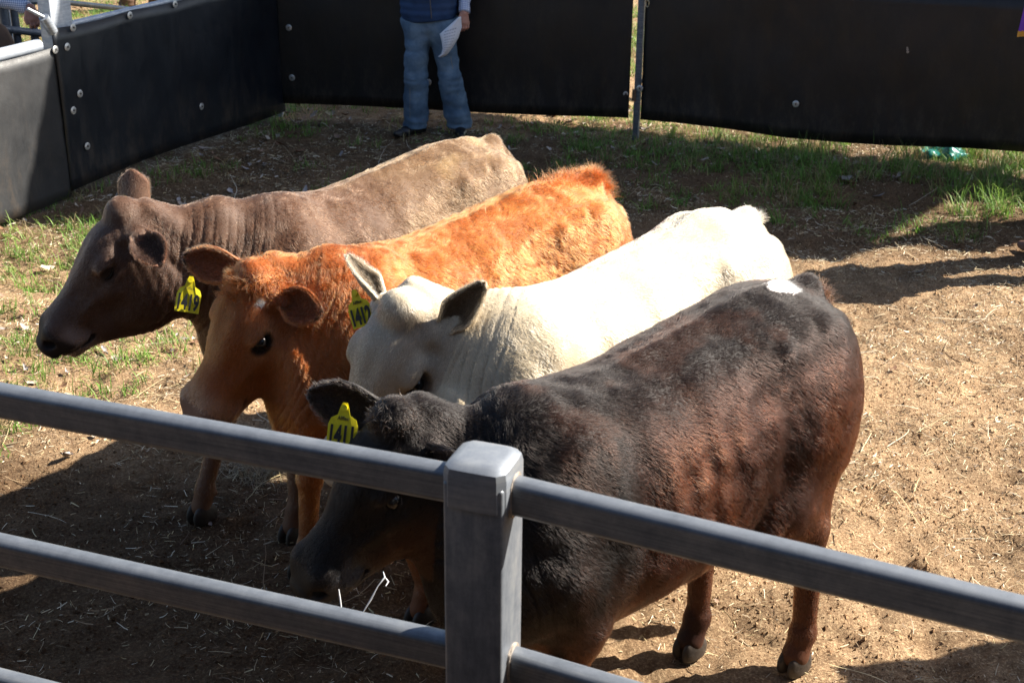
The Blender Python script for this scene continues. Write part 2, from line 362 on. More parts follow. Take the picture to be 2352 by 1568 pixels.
def steer(c):
    FUR[0] = M_furk if c.get('dark') else M_fur
    yaw = math.atan2(c['head'][1], c['head'][0]); cy, sy = math.cos(-yaw), math.sin(-yaw)
    rx, ry = c['root']
    def L(w): x, y = w[0]-rx, w[1]-ry; return A((x*cy-y*sy, x*sy+y*cy, w[2]))
    def Ld(w): x, y = w[0], w[1]; return A((x*cy-y*sy, x*sy+y*cy, w[2]))
    root = thing('steer', c['label'], 'steer', (rx, ry, 0), yaw, 'four young steers standing side by side')
    sc = c.get('scale', 1.0)
    P0 = L(c['poll']); Mz = L(c['muz']); Fw = nrm(Mz-P0); hl = np.linalg.norm(Mz-P0)/.50
    Up = A((0, 0, 1))-Fw[2]*Fw; Up = nrm(Up); Sd = np.cross(Up, Fw)
    rl = c.get('hroll', 0); Up, Sd = nrm(Up*math.cos(rl)+Sd*math.sin(rl)), nrm(Sd*math.cos(rl)-Up*math.sin(rl))   # Sd = animal's left
    H = lambda t, y, z: P0+(Fw*t+Sd*y+Up*z)*hl
    hM = np.stack([Fw, Sd, Up])
    E_ = lambda t, y, z, a, b, d: ell(H(t, y, z), A((a, b, d))*hl, hM)
    tl = c.get('topline', 0)
    body = [(-1.29, 1.14, .80, .10), (-1.25, 1.235, .70, .165), (-1.13, 1.30, .64, .225), (-.95, 1.325+tl, .61, .245), (-.80, 1.305, .55, .26),
            (-.57, 1.27, .515, .275), (-.3, 1.255, .50, .268), (-.1, 1.27, .50, .25), (.03, 1.275, .53, .225), (.12, 1.22, .56, .20), (.19, 1.12, .60, .165), (.25, 1.03, .66, .12)]
    body = [(x, t*sc, b*sc, w*sc*c.get('fat', 1)) for x, t, b, w in body]
    fr = (A((0, 0, 0)), A((1, 0, 0)), A((0, 1, 0)), A((0, 0, 1)))
    prims = [(loft(fr, body, 2.05, 2.15), .0)]
    B0 = A((.02, 0, 1.03*sc)); En = H(-.02, 0, -.06)-A((0, 0, .085)); mid = .5*(B0+En)+A((0, 0, .015))+A(c.get('neckmid', (0, 0, 0)))
    prims += [(ecap(B0, mid, (0, 0, 1), .15, .24, .118, .195), .08), (ecap(mid, En, (0, 0, 1), .118, .195, .098, .135), .06)]
    prims += [(ecap((.19, 0, .76), mid-A((0, 0, .10)), (0, 0, 1), .05, .11, .035, .08), .06)]
    prims += [(ecap(mid-A((0, 0, .13)), H(.1, 0, -.2), (0, 0, 1), .028, .07, .04, .03), .05)]
    for s in (-1, 1):
        prims += [(ell((-.02, s*.155, .93), (.16, .085, .27)), .07), (ell((.12, s*.11, .80), (.11, .095, .14)), .06)]      # shoulder blade, point of shoulder
        prims += [(ell((-1.25, s*.10, 1.15), (.03, .03, .035)), .05)]  # hip bones, pin bones
        prims += [(ell((-1.06, s*.15, .92), (.23, .125, .32)), .08), (ell((-.86, s*.17, .74), (.11, .07, .15)), .06)]    # thigh, stifle
        ff = L(c['feet'][0 if s < 0 else 1]); hf = L(c['feet'][2 if s < 0 else 3])      # s<0: animal's right
        el = A((-.03, s*.16, .62)); kn = A((.5*ff[0]+.02, ff[1]*.6+s*.16*.4, .40))
        prims += [(cap((.03, s*.16, .82), el, .095, .08), .06), (ecap(el, kn, (1, 0, 0), .062, .075, .038, .043), .04), (ell(kn, (.045, .042, .055)), .02),
                  (cap(kn, (ff[0]-.015, ff[1], .15), .039, .033), .02), (ell((ff[0]-.012, ff[1], .125), (.042, .036, .042)), .02), (cap((ff[0]-.008, ff[1], .12), (ff[0]+.012, ff[1], .065), .035, .041), .015),
                  (ell((ff[0]-.05, ff[1], .105), (.014, .022, .018)), .012)]
        st = A((-.87, s*.17, .70)); hk = A((hf[0]-.04, hf[1]*.7+s*.14*.3, .50))
        prims += [(ecap(st, hk+A((.02, 0, .03)), (1, 0, 0), .085, .14, .052, .070), .07), (cap(A((-1.14, s*.14, .82)), hk+A((-.035, 0, .03)), .085, .022), .05), (ell(hk, (.062, .043, .066)), .035), (cap(hk, (hf[0]-.02, hf[1], .16), .046, .037), .03),
                  (ell((hf[0]-.018, hf[1], .135), (.050, .044, .048)), .02), (cap((hf[0]-.012, hf[1], .12), (hf[0]+.012, hf[1], .065), .040, .046), .015),
                  (ell((hf[0]-.056, hf[1], .11), (.014, .022, .018)), .012)]
    prims += [(cap((-1.22, 0, 1.25), (-1.33, 0, 1.14), .045, .03), .05), (cap((-1.33, 0, 1.14), (-1.35, 0, .60), .026, .014), .02), (ell((-1.345, 0, .5), (.03, .03, .13)), .03)]
    # head
    hst = [(-.08, .0, -.24, .06), (-.03, .03, -.31, .095), (.03, .055, -.36, .118), (.10, .066, -.372, .124), (.17, .056, -.378, .118), (.24, .028, -.362, .103), (.31, .002, -.31, .086),
           (.38, -.008, -.238, .080), (.43, -.008, -.208, .090), (.47, -.018, -.19, .092), (.505, -.036, -.165, .074), (.522, -.058, -.13, .05)]
    hd = [(loft((P0, Fw, Sd, Up), [(a*hl, b*hl, d*hl, e*hl) for a, b, d, e in hst], 2.5, 2.2, .03), .05)]
    hd += [(E_(-.015, 0, .04, .045, .055, .045), .045), (E_(.485, 0, -.105, .035, .062, .052), .03)]
    hd += [(E_(.455, 0, -.178, .055, .05, .024), .02)]
    for s in (-1, 1):
        hd += [(E_(.14, s*.098, -.006, .045, .020, .018), .03), (E_(.14, s*.085, -.19, .12, .036, .10), .05), (E_(.01, s*.095, -.04, .03, .03, .03), .04),
               (cap(H(.2, s*.095, -.09), H(.32, s*.06, -.09), .018*hl, .012*hl), .03),
               (E_(.46, s*.052, -.065, .045, .034, .04), .025)]
    prims += hd
    def f(P):
        r = None
        for p, k in prims:
            d = p(P); r = d if r is None else (smin(r, d, k) if k else np.minimum(r, d))
        q = (P-P0)/hl; t, y, z = q@Fw, q@Sd, q@Up; ay = np.abs(y)
        near = (np.abs(t-.25) < .4) & (ay < .2) & (z < .15) & (z > -.3)
        if near.any():
            e = np.sqrt(((t-.165)/.040)**2+((ay-.124)/.028)**2+((z+.038+.12*(t-.165))/.0235)**2)-1
            if not c.get('sleepy'): r = smax(r, np.where(near, -e*.022, -1), .008)
            n_ = np.sqrt(((t-.497-.15*(z+.06))/.030)**2+((ay-.062)/.021)**2+((z+.070)/.020)**2)-1
            r = smax(r, np.where(near, -n_*.017, -1), .005)
            m = np.sqrt((np.maximum(.385-t, 0)/.01)**2+((z+.152+.014*np.cos((t-.4)*30))/.006)**2)-1
            r = smax(r, np.where(near & (t > .36), -m*.006, -1), .004)
        return r
    lo = np.minimum(A((-1.40, -.38, 0)), np.minimum(P0, Mz)-.2); hi = np.maximum(A((.45, .38, 1.45)), np.maximum(P0, Mz)+.2); lo[2] = .035
    V, Q = surface(f, lo, hi, .0066)
    V = relax(V, Q, 1, .3); Nn = vnormals(V, Q)
    # masks
    def masks(P):
        q = (P-P0)/hl; m = dict(t=q@Fw, y=q@Sd, z=q@Up)
        m['head'] = sstep(-.07, .03, m['t'])*(np.abs(m['y']) < .18)*(m['z'] < .12)*(m['z'] > -.3)*(P[:, 2] > .5)
        a = np.clip(((P-B0)@(mid-B0))/((mid-B0)@(mid-B0)), -1, 1); b = np.clip(((P-mid)@(En-mid))/((En-mid)@(En-mid)), 0, 1.2)
        m['s'] = a*np.linalg.norm(mid-B0)+b*np.linalg.norm(En-mid); m['sl'] = m['s']/(np.linalg.norm(mid-B0)+np.linalg.norm(En-mid))
        m['neck'] = sstep(-.02, .2, m['sl'])*(1-m['head'])*(P[:, 2] > .62)*(P[:, 0] > -.1)
        m['eye'] = np.sqrt(((m['t']-.168)/.06)**2+((np.abs(m['y'])-.118)/.05)**2+((m['z']+.038+.12*(m['t']-.165))/.036)**2)
        m['nose'] = sstep(.445, .475, m['t']-.25*(m['z']+.06)*(m['z'] < -.06))*(m['z'] > -.135)*m['head']
        m['leg'] = sstep(.62, .5, P[:, 2])
        m['lip'] = np.exp(-((m['z']+.152+.014*np.cos((m['t']-.4)*30))/.011)**2)*(m['t'] > .37)*m['head']+np.exp(-(((m['t']-.497-.15*(m['z']+.06))/.028)**2+((np.abs(m['y'])-.064)/.022)**2+((m['z']+.07)/.022)**2))*m['head']
        m['lip'] = np.clip(m['lip'], 0, 1)
        return m
    m = masks(V)
    ph = m['s']/c.get('wl', .034)*2*math.pi+fbm(V, 5, 2)*2.2+Nn[:, 2]*1.5
    wr = .55-2.0*np.exp(-(np.sin(ph/2)/.33)**2)
    ws = m['neck']*sstep(1.05, .8, m['sl'])*(.35+.65*np.clip(1-np.abs(Nn[:, 2])*1.0, 0, 1))*(.5+.5*sstep(-.4, .3, fbm(V, 3.5, 9)))
    d = wr*ws*c.get('wr', .0045)*(.5+.8*np.clip(fbm(V, 9, 13, 2)+.4, 0, 1))
    ck = m['head']*sstep(.1, .02, m['t'])*1.0
    d += fbm(V, 4, 4)*.006*(1-m['head'])*(1-m['leg']) + fbm(V, 16, 6, 2)*c.get('lump', .0022)*(1-m['head'])*(1-m['leg']) + np.abs(fbm(V, 34, 16, 2))*c.get('curl', 0)*(1-m['head'])*(1-m['leg'])*(1-m['neck'])
    # skin folds behind the elbow and over the flank
    fl = sstep(-.1, -.3, V[:, 0])*sstep(-.95, -.75, V[:, 0])*sstep(1.2, 1.0, V[:, 2])*sstep(.5, .62, V[:, 2])
    d += np.sin(V[:, 0]*2*math.pi/.12+fbm(V, 2.5, 11)*5)*fl*c.get('ribs', .004)*np.clip(.3+fbm(V, 4, 19, 2), 0, 1)
    d += m['head']*sstep(.3, .1, m['t'])*sstep(.9, .5, np.abs(Nn@Up))*np.sin((m['t']+m['z']*.5)*150)*.0008
    ax_, ay_, az_ = V[:, 0], np.abs(V[:, 1]), V[:, 2]; nb_ = 1-m['head']
    G = lambda x, y, z, a, b, e: np.exp(-((ax_-x)/a)**2-((ay_-y)/b)**2-((az_-z)/e)**2)
    d += nb_*(.020*G(-.85, .20, 1.20, .045, .05, .04)+.018*G(-1.22, .10, 1.17, .04, .04, .045)-.022*G(-.72, .20, 1.12, .09, .09, .07)-.020*G(-.80, .25, .88, .07, .1, .16)
        -.016*G(-.20, .25, .95, .04, .12, .25)+.012*G(-.10, .2, 1.08, .05, .12, .14)+.010*G(.06, .2, .88, .06, .1, .07)-.012*G(-.98, .2, 1.16, .07, .08, .06)+.010*G(-1.02, .25, .95, .12, .1, .18)-.014*G(.06, .16, 1.1, .05, .1, .12))
    sp_ = sstep(-.15, -.3, ax_)*sstep(-1.2, -1.05, ax_)*(az_ > 1.1)
    d += sp_*(.007*np.exp(-(ay_/.022)**2)-.006*np.exp(-((ay_-.06)/.03)**2))*c.get('spine', 1)
    T_, Y_, Z_ = m['t'], np.abs(m['y']), m['z']; HG = lambda t, y, z, a, b, e: np.exp(-((T_-t)/a)**2-((Y_-y)/b)**2-((Z_-z)/e)**2)
    hh_ = (np.abs(T_-.22) < .4)*(Y_ < .2)*(Z_ < .15)*(Z_ > -.42)*(az_ > .5)
    d += hl*hh_*(-.012*HG(.065, .11, -.02, .03, .04, .025)-.017*HG(.25, .1, -.15, .06, .05, .035)+.012*HG(.10, .12, -.24, .07, .05, .07)-.011*HG(.375, .075, -.13, .025, .03, .03)
        +.006*HG(.155, .11, -.010, .035, .035, .007)+.005*HG(.165, .12, -.068, .03, .03, .007)-.005*HG(.165, .12, -.085, .03, .03, .009)-.007*HG(.17, 0, .05, .07, .03, .03)+.009*HG(.445, .07, -.12, .03, .04, .03)+.009*HG(.28, .08, -.075, .07, .02, .014)-.006*HG(.30, .06, -.02, .06, .02, .02)-.007*HG(.0, .12, -.20, .02, .06, .10))
    d += hh_*sstep(.42, .2, T_)*sstep(-.12, -.24, Z_)*np.sin((T_*.55+Z_)*190+fbm(V, 12, 3)*2)*.0016
    V = V+Nn*d[:, None]; Nn = vnormals(V, Q)
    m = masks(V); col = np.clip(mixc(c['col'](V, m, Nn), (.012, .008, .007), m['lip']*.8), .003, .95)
    body = link('body', mesh('body', V, Q, True, col), M_hide, root)
    # nose leather & eyes
    if c.get('sleepy'):
        from mathutils.bvhtree import BVHTree
        bt = BVHTree.FromPolygons([tuple(v) for v in V], [tuple(int(i) for i in q) for q in Q])
        for s in (-1, 1):
            pts = []
            for a in np.linspace(-1, 1, 9):
                q = H(.165-a*.026, s*.20, -.040-.010*(1-a*a)+.006*a); hit = bt.ray_cast(Vector(q), Vector(-Sd*s)); pts.append(hit[0] if hit[0] else Vector(q))
            mb = MB(); mb.tube(pts, [.0015, .0035, .005, .0058, .006, .0058, .005, .0035, .0015], 8); mb.build('closed_eyelid', M_eye, root)
    for s in ((-1, 1) if not c.get('sleepy') else ()):
        mb = MB(); e = H(.165, s*.106, -.038); r = .0255*hl
        import bmesh
        bm = bmesh.new(); bmesh.ops.create_uvsphere(bm, u_segments=20, v_segments=14, radius=r)
        mb.add([Vector(e)+v.co for v in bm.verts], [[v.index for v in f_.verts] for f_ in bm.faces]); bm.free()
        mb.build('eye', M_eye, root)
    for k in range(4):
        ft = L(c['feet'][k]); o = bpy.data.objects.new('hoof', HOOF); SC.collection.objects.link(o); o.parent = root; o.location = (ft[0], ft[1], 0); o.rotation_euler = (0, 0, rng.normal(0, .06))
    # coat
    camL = L((0, 0, CAMH)); vd = camL-V; vd /= np.linalg.norm(vd, axis=1, keepdims=True)
    wgt = sstep(-.45, -.2, (vd*Nn).sum(1))*(1+1.2*m['head'])*sstep(.08, .2, V[:, 2])*(1-m['nose'])*(m['eye'] > .62)
    n = int(c.get('n', 110000)*1.9); R_, NN, ti, bc = scatter(V, Q, Nn, n, wgt+1e-6)
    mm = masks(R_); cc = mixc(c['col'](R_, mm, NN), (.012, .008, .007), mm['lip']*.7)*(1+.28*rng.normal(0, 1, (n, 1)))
    cmb = np.tile(A((-1, 0, -.45)), (n, 1)); cmb[:, 2] -= .8*sstep(.3, .9, np.abs(NN[:, 1])); cmb = cmb*(1-mm['leg'])[:, None]+A((0, 0, -1))*mm['leg'][:, None]
    hc = Fw*1.0-Up*.2; cmb = cmb*(1-mm['head'])[:, None]+hc*mm['head'][:, None]
    nk = mm['neck']*.6; cmb = cmb*(1-nk)[:, None]+(A((-.4, 0, -1)))*nk[:, None]
    cu_ = c.get('curly', .5)*(1-.6*mm['head'])
    sw = np.stack([fbm(R_, 14, 20+i, 2)*.6+fbm(R_, 38, 24+i, 2)*.8 for i in range(3)], 1); cmb = cmb+sw*(1.5*cu_)[:, None]
    ln = 1.3*c['fur']*(1-.4*mm['head'])*(1-.55*mm['leg'])*(1-.35*mm['neck'])*(.8+.35*fbm(R_, 10, 31, 2))
    ln = np.clip(ln*(1+1.0*sstep(-1.0, -1.2, R_[:, 0])*sstep(1.1, 1.25, R_[:, 2])*.5), .004, .06)
    lift = .38+.3*cu_*vnoise(R_, 30, 5)
    fur(root, R_, NN, cmb, ln, cc, rad=c.get('rad', .0006), lift=np.clip(lift, .12, .7), curl=.14+.34*c.get('curly', .5), name='coat')
    # tufts: (local point picker, spread, dir, length, count, colour)
    for nm, ctr, spr, dr, ln_, ct, colr in c.get('tufts', []):
        o = H(*ctr[1:]) if ctr[0] == 'H' else A(ctr[1:])
        pts = o+rng.normal(0, 1, (ct, 3))*A(spr)*.5; di = Ld(dr) if ctr[0] != 'H' else Ld(dr)
        # project on the surface
        from mathutils.kdtree import KDTree
        if 'kd' not in c:
            kd = KDTree(len(V)); [kd.insert(v, i) for i, v in enumerate(V)]; kd.balance(); c['kd'] = kd
        ix = np.array([c['kd'].find(p)[1] for p in pts]); b_ = V[ix]+rng.normal(0, .003, (ct, 3)); di = nrm(di)
        dd = di[None]+rng.normal(0, .14, (ct, 3))+np.stack([fbm(b_, 30, 50+i, 2) for i in range(3)], 1)*.8; dd /= np.linalg.norm(dd, axis=1, keepdims=True)
        fur(root, b_, dd, dd+rng.normal(0, .2, (ct, 3)), ln_, np.clip(A(colr)[None]*(1+.3*rng.normal(0, 1, (ct, 1))), .004, .9), rad=.0009, lift=.8, curl=.3, name=nm, k=5)
    # ears
    for nm, s in (('R', -1), ('L', 1)):
        e = c['ear'][nm]; dr = nrm(Ld(e['dir'])); op = Ld(e['open']); op = nrm(op-(op@dr)*dr); sd = np.cross(dr, op); Le, We = e.get('len', .17), e.get('w', .05)
        b = H(.0, s*.112, -.035)+dr*e.get('out', .0); nu, nv = 22, 17; EV = []
        for i in range(nu):
            u = i/(nu-1); w = We*min(1, (max(0, 1.004-u)*e.get('tip', 2.6)))**.5*(.5+.5*float(sstep(0, .45, u)))+.002; th = math.radians(112-72*u)
            bend = e.get('bend', 0)*u*u
            for j in range(nv):
                v = (j/(nv-1)*2-1); Rr = w/math.sin(min(th, math.pi/2)) if th < math.pi/2 else w
                EV.append(b+dr*Le*u*(1-.06*v*v)+sd*Rr*math.sin(v*th)+op*(Rr*(1-math.cos(v*th))*.75+bend*Le)+A((0, 0, 1))*0)
        EV = A(EV); EQ = A([(i*nv+j, i*nv+j+1, (i+1)*nv+j+1, (i+1)*nv+j) for i in range(nu-1) for j in range(nv-1)]).astype(int)
        EN = vnormals(EV, EQ); fl_ = np.sign((EN@op).mean()); EN = EN*fl_                     # EN points to the opening (inside)
        if fl_ < 0: EQ = EQ[:, ::-1]
        u_ = np.repeat(np.linspace(0, 1, nu), nv); v_ = np.tile(np.abs(np.linspace(-1, 1, nv)), nu)
        oc, ic, tc = [A(x) for x in c['earcol']]
        ecol = oc[None]*(1-sstep(.6, 1, u_))[:, None]+tc[None]*sstep(.6, 1, u_)[:, None]
        ime = mesh('ear', EV, EQ, True, ic[None]*(1-.5*(v_[:, None])**3)+ecol*.5*(v_[:, None])**3); ca = ime.color_attributes.new('col_outside', 'FLOAT_COLOR', 'POINT'); c4 = np.ones((len(EV), 4), np.float32); c4[:, :3] = ecol; ca.data.foreach_set('color', c4.ravel())
        ear = link('ear', ime, M_hide, root); ime.materials.append(M_hide2); md = ear.modifiers.new('thickness', 'SOLIDIFY'); md.thickness = .007; md.offset = -1; md.material_offset = 1; md.material_offset_rim = 1
        ne = c.get('near', 4500); Pp, Np, ti, bc = scatter(EV, EQ, EN, ne); uu = (u_[ti]*bc).sum(1); vv = (v_[ti]*bc).sum(1)
        oc_ = oc[None]*(1-sstep(.6, 1, uu))[:, None]+tc[None]*sstep(.6, 1, uu)[:, None]
        fur(ear, Pp-Np*.007, -Np, np.tile(dr, (ne, 1))+rng.normal(0, .15, (ne, 3)), c['fur']*.55, oc_*(1+.25*rng.normal(0, 1, (ne, 1))), rad=.0006, lift=.3, name='ear_hair')
        ni = ne//2; k = rng.choice(ne, ni); 
        fur(ear, Pp[k]+Np[k]*.001, Np[k], dr[None]*.8+np.sign(rng.random((ni, 1))-.5)*0+rng.normal(0, .3, (ni, 3)), .02*(.5+vv[k]), ic[None]*(1+.3*rng.normal(0, 1, (ni, 1))), rad=.0006, lift=.5, name='inner_ear_hair')
        ed = np.where(v_ > .99)[0]; ke = rng.choice(ed, 900); Be = EV[ke]+rng.normal(0, .003, (900, 3))
        fur(ear, Be, EN[ke]*.4+np.sign(((EV[ke]-(b+dr*Le*u_[ke][:, None]))@sd))[:, None]*sd, np.tile(dr, (900, 1)), .016, (oc*.6+ic*.4)[None]*(1+.3*rng.normal(0, 1, (900, 1))), rad=.0006, lift=.6, name='ear_fringe')
    # tag
    for tg in c.get('tags', []):
        tn = nrm(Ld(tg['n'])); tu = Ld(tg['up']); tu = nrm(tu-(tu@tn)*tn); tx = np.cross(tu, tn); o = L(tg['pos']); w, h = tg.get('w', .039), tg.get('h', .038)
        out = [(-w, -h), (w, -h), (w*1.02, h*.55), (w*.85, h*1.0), (w*.42, h*1.25), (w*.3, h*1.75), (w*.16, h*2.1), (-w*.16, h*2.1), (-w*.3, h*1.75), (-w*.42, h*1.25), (-w*.85, h*1.0), (-w*1.02, h*.55)]
        nO = len(out); vs = [o+tx*a+tu*b_+tn*(z-.012*(a/w)**2*tg.get('curve', .3)) for z in (-.0006, .0006) for a, b_ in out]
        fs = [tuple(range(nO-1, -1, -1)), tuple(range(nO, 2*nO))]+[(i, (i+1) % nO, nO+(i+1) % nO, nO+i) for i in range(nO)]
        tobj = link('ear_tag', mesh('ear_tag', vs, fs, False), M_tag, root)
        bt_ = MB(); bo_ = o+tu*h*1.75; bt_.tube([Vector(bo_-tn*.004), Vector(bo_+tn*.005)], .0085, 12, up=Vector((.2, .3, .9))); bt_.build('tag_button', M_tag, tobj)
        if tg.get('text'):
            for txt, size, dy, bold, sx in ((tg['text'], .056, -.008, .0022, .66), ('Allflex', .012, h*1.02, .0, 1.0)):
                me = text_mesh(txt, size*tg.get('ts', 1), bold); me.materials.clear(); me.materials.append(M_ink)
                q = bpy.data.objects.new('tag_number' if txt[0] == '1' else 'tag_print', me); SC.collection.objects.link(q); q.parent = tobj
                q.matrix_local = frame(o+tu*dy+tn*.0016, tx*sx, tu*1.25, tn)
    return root, H, L, Ld

def mixc(a, b, t): return A(a)[None]*(1-t)[:, None]+A(b)[None]*t[:, None] if np.ndim(a) == 1 else a*(1-t)[:, None]+A(b)[None]*t[:, None]
def ring(m, a, b): return sstep(b, a, m['eye'])*m['head']

def col_black(P, m, Nn):
    k = fbm(P*A((1, 1, .45)), 7, 3, 4); k2 = fbm(P, 2.2, 8, 2)
    blk, red, rust = (.0085, .0062, .0055), (.042, .0125, .006), (.085, .027, .011)
    fl = sstep(-.12, -.4, P[:, 0]+.06*k2)*sstep(1.27, .98, P[:, 2]+.03*k)
    c = mixc(blk, red, np.clip(fl*(.85+.35*k), 0, 1)); c = mixc(c, rust, np.clip(fl*(k+.22)*.9*sstep(1.2, 1.0, P[:, 2]), 0, .75))
    c = mixc(c, rust, sstep(-1.0, -1.22, P[:, 0])*sstep(1.15, .8, P[:, 2])*.8)
    c = mixc(c, (.09, .035, .018), sstep(.75, .5, P[:, 2])*sstep(.1, .5, k+.5)*(1-m['head'])*.8)
    c = mixc(c, (.03, .013, .008), sstep(.1, .6, k)*(1-fl)*(1-m['head'])*.4)
    c = mixc(c, (.06, .028, .016), m['head']*sstep(-.1, -.2, m['z'])*sstep(.45, .3, m['t'])*.6)
    e = (np.abs(P[:, 0]+1.055+.02*fbm(P, 30, 1, 2)) < .055) & (np.abs(P[:, 1]-.012+.018*fbm(P, 25, 2, 2)) < .038) & (P[:, 2] > 1.2)
    c[e] = (.85, .85, .84)
    return mixc(c, (.05, .05, .055), m['head']*sstep(.34, .40, m['t'])*sstep(.02, .05, np.abs(m['y']))*sstep(-.05, -.08, m['z'])*.7)
def col_white(P, m, Nn):
    k = fbm(P, 6, 3, 3)
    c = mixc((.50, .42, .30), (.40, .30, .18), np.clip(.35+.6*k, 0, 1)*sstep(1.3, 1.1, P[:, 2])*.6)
    g = m['head']*sstep(.045, .01, np.abs(np.abs(m['y'])-.07-.02*k))*sstep(.13, .02, m['t'])*.9
    c = mixc(c, (.13, .10, .075), np.clip(g+m['head']*sstep(.05, .0, np.abs(m['y']))*sstep(.3, .0, m['t'])*.35*(1+k), 0, .8))
    c = mixc(c, (.34, .275, .20), m['head']*.6)
    return mixc(c, (.06, .045, .035), ring(m, .62, .95)*.85)
def col_orange(P, m, Nn):
    k = fbm(P*A((1, 1, .6)), 9, 3, 4)
    c = mixc((.26, .075, .017), (.32, .108, .030), np.clip(.4+.6*k, 0, 1)); c = mixc(c, (.19, .042, .009), m['neck']*np.clip(.35+.5*k, 0, 1)*.7)
    c = mixc(c, (.22, .062, .018), m['head']*.55); c = mixc(c, (.17, .04, .012), m['head']*sstep(.1, -.02, m['t'])*.6)
    c = mixc(c, (.36, .17, .08), ring(m, .8, 1.7)*.6); c = mixc(c, (.012, .008, .008), ring(m, .72, .95)); c = mixc(c, (.36, .20, .11), m['head']*sstep(.36, .44, m['t'])*.6); c = mixc(c, (.20, .115, .08), m['nose'])
    c[(np.abs(m['t']-.045-.01*k) < .016) & (np.abs(m['y']-.075) < .010) & (m['z'] > -.05) & (m['head'] > .3)] = (.42, .44, .48)
    return mixc(c, (.13, .06, .035), m['leg']*sstep(.3, .1, P[:, 2])*.6)
def col_brown(P, m, Nn):
    k = fbm(P*A((1, 1, .6)), 9, 3, 4)
    c = mixc((.095, .049, .028), (.13, .073, .036), sstep(-.25, -.8, P[:, 0]+.25*k)); c = mixc(c, (.21, .13, .06), np.clip(sstep(-.2, -.9, P[:, 0])*k*1.2, 0, 1))
    c = mixc(c, (.055, .031, .022), m['neck']*np.clip(.3+.8*k, 0, 1)*.6)
    c = mixc(c, (.062, .036, .026), m['head']*.65*(1+.3*k)); c = mixc(c, (.20, .15, .125), m['head']*sstep(.36, .43, m['t'])*sstep(-.05, -.09, m['z'])*.85)
    c = mixc(c, (.02, .016, .016), m['nose']); c = mixc(c, (.022, .015, .012), ring(m, .45, .8)); 
    return mixc(c, (.16, .08, .045), m['leg']*.7)

def feet_at(root, head, spec):
    hx, hy = head; n_ = math.hypot(hx, hy); hx, hy = hx/n_, hy/n_
    return [(root[0]+hx*a-hy*b, root[1]+hy*a+hx*b, 0) for a, b in spec]

# ------------------------------------------------------------------ the four steers
def W3(v): return (v[0], v[1], v[2])
def rel(root, head, fs):
    return feet_at(root, head, fs)
# black steer, nearest
rt = (.05, 3.22); hd_ = (-.72, -.69)
steer(dict(label='black-brown steer nearest the rail, white patch on its rump, drool at its mouth', root=rt, head=hd_, poll=aty(915, 980, 3.12), muz=aty(668, 1318, 2.98), hroll=.25, neckmid=(0, 0, -.105),
    feet=[rel(rt, hd_, [(.02, -.16)])[0], rel(rt, hd_, [(.0, .17)])[0], (.62, 3.87, 0), (.96, 3.79, 0)], col=col_black, dark=True, fur=.021, curly=.22, wl=.042, wr=.0045, n=170000, lump=.0025, ribs=.004, curl=.0, fat=1.05,
    earcol=[(.02, .016, .014), (.03, .02, .016), (.012, .01, .01)],
    ear=dict(R=dict(dir=(-.95, .2, .14), open=(.1, -.9, .1), len=.21, w=.058), L=dict(dir=(.75, -.6, -.3), open=(-.4, -.8, .2), len=.16)),
    tags=[dict(pos=aty(785, 995, 3.15), n=(-.15, -.9, .42), up=(.05, .1, 1), text='1411')],
    tufts=[('tail_hair', ('B', -1.30, 0, 1.22), (.05, .05, .04), (.35, .35, .9), .05, 500, (.06, .03, .02)), ('forelock', ('H', .0, 0, .05), (.07, .08, .02), (-.5, -.3, .2), .02, 900, (.03, .02, .015))]))
# white steer
rt = (-.0, 3.90); hd_ = (-.70, -.72)
steer(dict(label='cream white steer between the orange steer and the black steer', root=rt, head=hd_, poll=aty(928, 722, 3.86), muz=aty(757, 1085, 3.70), hroll=.5, neckmid=(0, 0, -.03),
    feet=rel(rt, hd_, [(.0, .15), (.03, -.15), (-1.08, .15), (-1.12, -.15)])[::-1][2:]+rel(rt, hd_, [(-1.1, -.15), (-1.05, .15)]), col=col_white, fur=.014, curly=.35, wl=.036, wr=.006, n=120000, ribs=.003,
    earcol=[(.50, .41, .29), (.11, .08, .052), (.40, .32, .22)], topline=.03,
    ear=dict(R=dict(dir=(-.58, .35, .75), open=(.9, -.5, .2), len=.17, w=.042, tip=1.5), L=dict(out=.03, dir=(.62, -.1, .8), open=(-.25, -1, .25), len=.19, w=.05, tip=1.5)),
    tags=[dict(pos=aty(828, 722, 3.95), n=(-.35, -.85, .3), up=(-.35, .2, .9), text='1412')],
    tufts=[('tail_hair', ('B', -1.29, 0, 1.25), (.035, .035, .02), (.1, .1, 1),   .042, 450, (.60, .50, .36))]))
